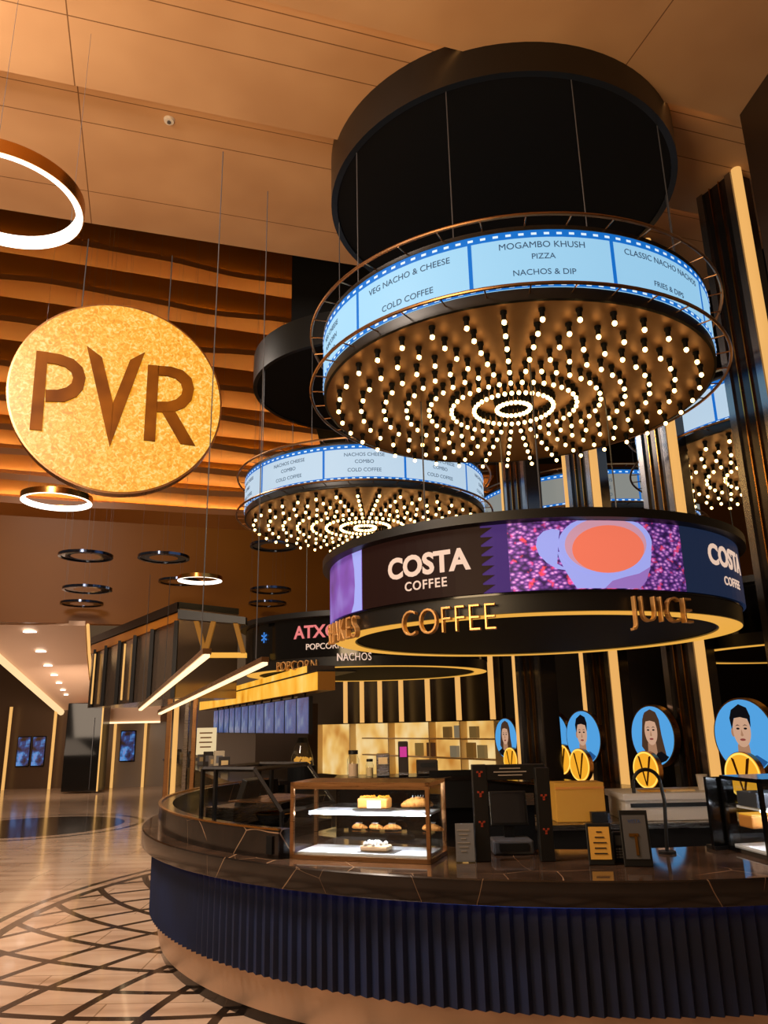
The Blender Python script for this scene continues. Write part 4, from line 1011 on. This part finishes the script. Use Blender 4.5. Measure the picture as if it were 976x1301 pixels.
def croissant(loc, s, label, rz, m=M_pastry):
    t = thing('croissant', label, 'pastry', loc, rz, 'pastries in the middle case')
    mb = MB(); n = 9
    for i in range(n):
        a = -1.15 + 2.3*i/(n-1); rr = s*(0.34 - 0.20*abs(a/1.15)**1.4)
        mb.ball((s*0.9*math.sin(a), s*0.55*(1-math.cos(a)), rr*0.95), rr, (0.9, 1.0, 0.95), 2)
    mb.build('layered_body', m, t, True)
    mb = MB()
    for i in range(5): mb.tube([(s*(-0.3+0.15*i), -s*0.22, s*0.62), (s*(-0.25+0.15*i), s*0.16, s*0.66)], s*0.022, 5)
    mb.build('icing_line', M_icing, t)
croissant(in_case(0.73, 0.24, 0.270), 0.105, 'large golden croissant at the right of the upper shelf', rz1+0.4)
croissant(in_case(0.80, 0.27, 0.137), 0.075, 'flat golden pastry at the right of the glass shelf', rz1-0.2)
croissant(in_case(0.55, 0.28, 0.137), 0.06, 'small croissant in the middle of the glass shelf', rz1+0.2)
croissant(in_case(0.44, 0.28, 0.137), 0.06, 'small croissant left of the middle on the glass shelf', rz1-0.3)
croissant(in_case(0.33, 0.29, 0.137), 0.055, 'small croissant at the left end of the glass shelf', rz1)
cx_ = thing('cream_pastry', 'pale cream-topped pastry on the bottom deck of the middle case', 'pastry', in_case(0.50, 0.13, 0.042), rz1)
MB().box((0, 0, 0.016), (0.17, 0.10, 0.032)).build('crust', M_pastry2, cx_, bevel=0.01)
mbp = MB()
for i in range(16): mbp.ball((random.uniform(-.07, .06), random.uniform(-.04, .04), 0.040), 0.016, sub=1)
o = mbp.build('cream_dollop', M_icing, cx_, True); o['kind'] = 'stuff'
tag(MB().box((0, 0, 0.002), (0.23, 0.13, 0.004)).xform(Matrix.Translation(in_case(0.52, 0.13, 0.037)) @ Matrix.Rotation(rz1, 4, 'Z')).build('cake_board', M_silver), 'thin silver board under the pale cream pastry', 'cake board')

# right pastry case, black framed
C2 = Vector((2.06, 4.50, 0)); U2 = Vector((0.98, 0.13, 0)).normalized(); V2 = Vector((-U2.y, U2.x, 0))
pastry_case('glass pastry case cut off by the right edge, black framed', C2, U2, 0.9, 0.40, 0.42, M_blackgloss)
p2 = thing('case_end_panel', 'black tilted panel at the left back of the right pastry case', 'panel', (C2.x-0.07, C2.y+0.40, ZT), math.atan2(U2.y, U2.x))
MB().box((0.02, 0.02, 0.205), (0.17, 0.03, 0.41)).build('board', M_blackgloss, p2); MB().box((0.02, 0.05, 0.01), (0.17, 0.10, 0.02)).build('foot', M_black, p2)
def in2(x, y, z): p = C2+U2*x+V2*y; return Vector((p.x, p.y, ZT+z))
b = thing('pastry_box', 'grey printed box with blue dot on the shelf of the right case', 'box', in2(0.16, 0.24, 0.253), math.atan2(U2.y, U2.x))
MB().box((0, 0, 0.04), (0.20, 0.20, 0.08)).build('carton', M_grey, b, bevel=0.005); MB().cyl((0.02, -0.104, 0.0), 0.025, 0.006, 16).xform(Matrix.Rotation(PI/2, 4, 'X')).build('blue_dot', M_menublue, b).location = (0, -0.2, 0.02)
b = thing('layer_cake', 'square golden cake on the middle level of the right case', 'cake', in2(0.15, 0.27, 0.135), math.atan2(U2.y, U2.x))
MB().box((0, 0, 0.035), (0.2, 0.14, 0.07)).build('sponge', M_pastry, b, bevel=0.01); MB().box((0, 0, 0.073), (0.19, 0.13, 0.008)).build('topping', M_popfascia, b)

# register stand: posts, header, terminal
def zt(px, py): return on_z(ZT, px, py)
rf = thing('promo_arch', 'black promotional arch of two printed posts and a header around the till', 'display stand', zt(655, 1094)); O3 = Vector(rf.location)
def rpost(px, w_, h_, nm):
    p = zt(px, 1095) - O3; MB().box((p.x, p.y+0.03, h_/2), (w_, 0.06, h_)).build(nm, M_black, rf, bevel=0.004); return p
pl = rpost(615, 0.085, 0.52, 'post'); pr = rpost(697, 0.08, 0.50, 'post')
MB().box(((pl.x+pr.x)/2, pl.y+0.03, 0.475), (pr.x-pl.x+0.05, 0.055, 0.085)).build('header', M_black, rf, bevel=0.004)
M_redprint = mat('red_print', (150, 50, 24), 0.5); M_whiteprint = mat('white_print', (150, 140, 130), 0.5)
for (p_, zs) in ((pl, (0.20, 0.36, 0.47)), (pr, (0.16, 0.34))):
    for z in zs:
        mb = MB(); 
        for dx, dz in ((-0.012, 0.01), (0.012, 0.01), (0, -0.012), (0.0, 0.0)): mb.box((p_.x+dx, p_.y-0.002, z+dz), (0.012, 0.004, 0.010))
        mb.build('red_icon', M_redprint, rf)
mb = MB()
for z, w_ in ((0.497, 0.12), (0.478, 0.19), (0.460, 0.14)): mb.box(((pl.x+pr.x)/2, pl.y+0.0, z), (w_, 0.004, 0.006))
mb.build('printed_lines', M_whiteprint, rf)
tl = thing('till_terminal', 'dark touchscreen till inside the promotional arch', 'till', zt(655, 1088) + Vector((0, 0.12, 0)))
MB().box((0, 0.02, 0.04), (0.24, 0.20, 0.08)).build('printer_base', M_grey, tl, bevel=0.012); MB().box((0, -0.085, 0.045), (0.17, 0.02, 0.04)).build('paper_slot', M_black, tl)
MB().box((0, 0, 0), (0.23, 0.025, 0.20)).xform(Matrix.Translation((0, 0.06, 0.245)) @ Matrix.Rotation(-0.2, 4, 'X')).build('screen_case', M_black, tl, bevel=0.006)
MB().box((0, -0.014, 0), (0.20, 0.004, 0.17)).xform(Matrix.Translation((0, 0.06, 0.245)) @ Matrix.Rotation(-0.2, 4, 'X')).build('screen', mat('till_screen', (36, 32, 30), 0.12), tl)
MB().box((0, 0.08, 0.13), (0.06, 0.04, 0.12)).build('neck', M_black, tl)
sl = thing('steel_backsplash', 'pale steel strip panel behind the till', 'panel', zt(655, 1088) + Vector((0.02, 0.42, -0.894))); MB().box((0, 0, 0.6), (0.36, 0.04, 1.2)).build('support', M_blackmatt, sl); MB().box((0, -0.03, 1.17), (0.36, 0.02, 0.07)).build('strip', M_steel, sl)
ac = thing('acrylic_notice', 'grey upright notice sheet right of the middle pastry case', 'notice', zt(592, 1096), -0.1)
MB().box((0, 0, 0.105), (0.105, 0.012, 0.20)).build('sheet', M_sheet, ac); MB().box((0, 0.0, 0.006), (0.11, 0.05, 0.012)).build('foot', M_glass, ac)
mb = MB()
for k in range(6): mb.box((-0.008, -0.0075, 0.17-k*0.022), (0.07 - 0.02*(k % 3), 0.003, 0.004))
mb.build('printed_lines', M_whiteprint, ac)
# leaning price card and small terminal
def framed(px, py, w_, h_, label, inner, frame_m, nm='card_stand'):
    t = thing(nm, label, 'stand', zt(px, py), -0.12)
    R_ = Matrix.Rotation(-0.15, 4, 'X')
    MB().box((0, 0, h_/2), (w_, 0.02, h_)).xform(R_).build('frame', frame_m, t, bevel=0.003)
    f = MB().box((0, -0.012, h_*0.52), (w_*0.82, 0.004, h_*0.78)).xform(R_).build('card', inner, t)
    MB().box((0, 0.05, h_*0.2), (w_*0.3, 0.08, h_*0.4)).build('easel', frame_m, t)
    return t, f, R_
t, f, R_ = framed(765, 1099, 0.135, 0.21, 'yellow printed card in a black easel frame on the counter', mat('yellow_card', (214, 160, 66), 0.5), M_black)
mb = MB()
for k, w_ in enumerate((0.03, 0.05, 0.07, 0.06, 0.07)): mb.box((0, -0.0155, 0.165-k*0.027), (w_, 0.003, 0.006))
mb.xform(R_).build('printed_lines', M_dark, f)
t, f, R_ = framed(812, 1101, 0.15, 0.28, 'black framed grey notice with a gold tap symbol on the counter', mat('grey_card', (84, 82, 82), 0.4), M_black)
text_obj('printed_word', 'VISTA', lambda v: R_ @ Vector((v[0], -0.016, 0.215+v[1])), mat('blue_word', (70, 100, 160), 0.5), f, size=0.026, extrude=0.001)
mb = MB(); mb.box((0.0, -0.017, 0.105), (0.014, 0.006, 0.10)); mb.box((-0.01, -0.017, 0.155), (0.05, 0.006, 0.016)); mb.xform(R_).build('gold_symbol', M_brass, f)
t = thing('card_reader', 'small black card reader between the yellow card and the tap notice', 'card reader', zt(788, 1096))
MB().box((0, 0, 0.08), (0.06, 0.03, 0.16)).build('body', M_black, t, bevel=0.006); MB().box((0, -0.017, 0.115), (0.04, 0.004, 0.05)).build('display', M_grey, t)
mb = MB()
for i in range(3):
    for j in range(4): mb.box((-0.015+0.015*i, -0.017, 0.03+0.014*j), (0.010, 0.005, 0.008))
mb.build('keypad', M_sheet, t)
# hoop-topped stand
hs = thing('hoop_stand', 'thin black stand with an arched hoop top on the counter', 'stand', zt(848, 1084)); hb = Vector(hs.location)
pts = []
hx = on_y(hb.y, 822, 996) - hb; rh = 0.082
for i in range(15):
    a = PI - PI*i/14; pts.append((hx.x + rh*math.cos(a), 0, hx.z + rh*math.sin(a)))
pts = [(pts[0][0], 0, pts[0][2]-0.05)] + pts + [(pts[-1][0]+0.012, 0, pts[-1][2]-0.1), (0, 0, 0.01)]
MB().tube(pts, 0.011, 8).build('bent_pole', M_black, hs, True); MB().cyl((0, 0, 0), 0.05, 0.012, 20).build('foot', M_black, hs)

# back work units inside the near kiosk
wu = thing('work_unit', 'dark work unit with a steel edge in the middle of the near kiosk', 'counter', on_z(0.86, 800, 1046)); wu.location.z = 0
MB().box((0.0, 0.35, 0.41), (2.2, 0.7, 0.82)).build('cabinet', M_blackmatt, wu); MB().box((0, 0.34, 0.84), (2.24, 0.74, 0.04)).build('worktop', M_steel, wu)
wb = Vector(wu.location)
yb = thing('yellow_carton', 'yellow carton on the work unit behind the till', 'carton', (on_y(wb.y+0.25, 735, 1040).x, wb.y+0.25, 0.861))
MB().box((0, 0, 0.15), (0.40, 0.25, 0.30)).build('carton', M_yellowbox, yb, bevel=0.004); MB().box((0, -0.127, 0.26), (0.40, 0.004, 0.015)).build('tape', M_pastry, yb); MB().box((0.13, -0.16, 0.04), (0.13, 0.06, 0.08)).build('black_scanner', M_black, yb)
wc = thing('white_tray_stack', 'white topped flat cabinet with papers on the work unit', 'cabinet', (on_y(wb.y+0.35, 845, 1040).x, wb.y+0.35, 0.861))
MB().box((0, 0, 0.08), (0.78, 0.5, 0.16)).build('drawer_block', M_white, wc, bevel=0.005); MB().box((0, 0, 0.185), (0.82, 0.54, 0.05)).build('top', M_white, wc); MB().box((0, -0.255, 0.12), (0.7, 0.01, 0.03)).build('dark_slot', M_black, wc)
for i, (x, c) in enumerate(((-0.12, M_yellowbox), (0.12, M_paper))):
    o = MB().box((wc.location.x+x, wc.location.y-0.1, 0.861+0.2105+0.008), (0.2, 0.12, 0.014)).build('folder', c); tag(o, ['yellow folder lying on the white topped cabinet', 'cream folder lying on the white topped cabinet'][i], 'folder')
cup = thing('paper_cup', 'white paper cup stack at the right of the white topped cabinet', 'cup', (wc.location.x+0.33, wc.location.y-0.05, 0.861+0.2105)); MB().cyl((0, 0, 0), 0.035, 0.12, 18, 0.045).build('cup', M_white, cup, True); MB().lathe([(0.044, 0.118), (0.048, 0.12), (0.044, 0.124)], 18).build('rolled_rim', M_white, cup)

# slanted glass food guard on the left behind the upstand
gc = thing('food_guard', 'dark framed food cabinet with slanted glass behind the marble ledge', 'cabinet', (0, 0, 0))
l_ = Vector((0.30, 0.62, 0)).normalized(); w_ = Vector((l_.y, -l_.x, 0))
P0 = Vector((-0.75, 5.62, 0)); Lg = 0.72
prof = [(0.0, 0.0), (0.0, 1.10), (-0.24, 1.37), (-0.80, 1.37), (-0.80, 0.0)]
def gp(a, b_, z): return P0 + l_*a + w_*b_ + Vector((0, 0, z))
MB().prism([gp(0, -0.02, 0.894), gp(0, -0.68, 0.894), gp(0, -0.68, 0.96), gp(0, -0.02, 0.96)], l_*Lg).build('cabinet', M_blackmatt, gc)
for a in (0.0, Lg):
    for (b0, z0), (b1, z1) in (((0.0, 0.9), (0.0, 1.08)), ((0.0, 1.08), (-0.24, 1.36)), ((-0.24, 1.36), (-0.70, 1.36)), ((-0.70, 1.36), (-0.70, 0.9)), ((-0.58, 0.95), (-0.58, 1.36))):
        MB().tube([gp(a, b0, z0), gp(a, b1, z1)], 0.017, 4).build('frame_bar', M_black, gc)
for b0, z0 in ((0.0, 1.08), (-0.24, 1.36), (-0.70, 1.36)): MB().tube([gp(0, b0, z0), gp(Lg, b0, z0)], 0.015, 4).build('frame_bar', M_black, gc)
MB().prism([gp(0.02, 0, 1.08), gp(Lg-0.02, 0, 1.08), gp(Lg-0.02, -0.24, 1.36), gp(0.02, -0.24, 1.36)], (0.004, 0, 0.004)).build('slanted_glass', M_glass, gc)
MB().prism([gp(0.0, -0.02, 0.97), gp(0.0, 0.0, 1.08), gp(0.0, -0.24, 1.35), gp(0.0, -0.56, 1.35), gp(0.0, -0.56, 0.97)], l_*0.004).build('end_glass', M_glass, gc)
MB().prism([gp(0.05, -0.1, 1.13), gp(Lg-0.05, -0.1, 1.13), gp(Lg-0.05, -0.5, 1.13), gp(0.05, -0.5, 1.13)], (0, 0, 0.008)).build('shelf', M_bronze, gc)
MB().prism([gp(0.05, -0.45, 0.97), gp(Lg-0.05, -0.45, 0.97), gp(Lg-0.05, -0.7, 0.97), gp(0.05, -0.7, 0.97)], (0, 0, 0.12)).build('steel_well', M_steel, gc)
# tablet till and bowl on the staff side
tb = thing('tablet_till', 'black tilted tablet till behind the marble ledge', 'till', gp(0.3, -0.50, 0.962), math.atan2(w_.y, w_.x))
MB().box((0, 0, 0), (0.05, 0.22, 0.24)).xform(Matrix.Translation((0, 0, 0.20)) @ Matrix.Rotation(0.35, 4, 'Y')).build('tablet', M_black, tb, bevel=0.006); MB().box((-0.03, 0, 0.05), (0.12, 0.12, 0.10)).build('stand', M_black, tb)
MB().box((0.028, 0, 0), (0.004, 0.19, 0.20)).xform(Matrix.Translation((0, 0, 0.20)) @ Matrix.Rotation(0.35, 4, 'Y')).build('screen', mat('till_screen'), tb)
bw = thing('steel_bowl', 'round steel bowl beside the tablet till behind the ledge', 'bowl', gp(0.2, -0.2, 0.961))
MB().lathe([(0.05, 0.0), (0.10, 0.03), (0.13, 0.08), (0.135, 0.085), (0.125, 0.08), (0.095, 0.035), (0.0, 0.008)], 28).build('bowl', M_steel, bw, True); MB().lathe([(0.13, 0.083), (0.14, 0.088), (0.13, 0.093)], 28).build('rim', M_brass, bw)

# small detector on the ceiling
q = on_z(Z3, 215, 152)
dt = thing('smoke_detector', 'small round detector on the amber lit ceiling panel', 'detector', (q.x, q.y, Z3))
MB().cyl((0, 0, -0.03), 0.05, 0.03, 20, 0.06).build('housing', M_white, dt, True); MB().cyl((0, 0, -0.045), 0.02, 0.016, 14).build('sensor', M_grey, dt, True)
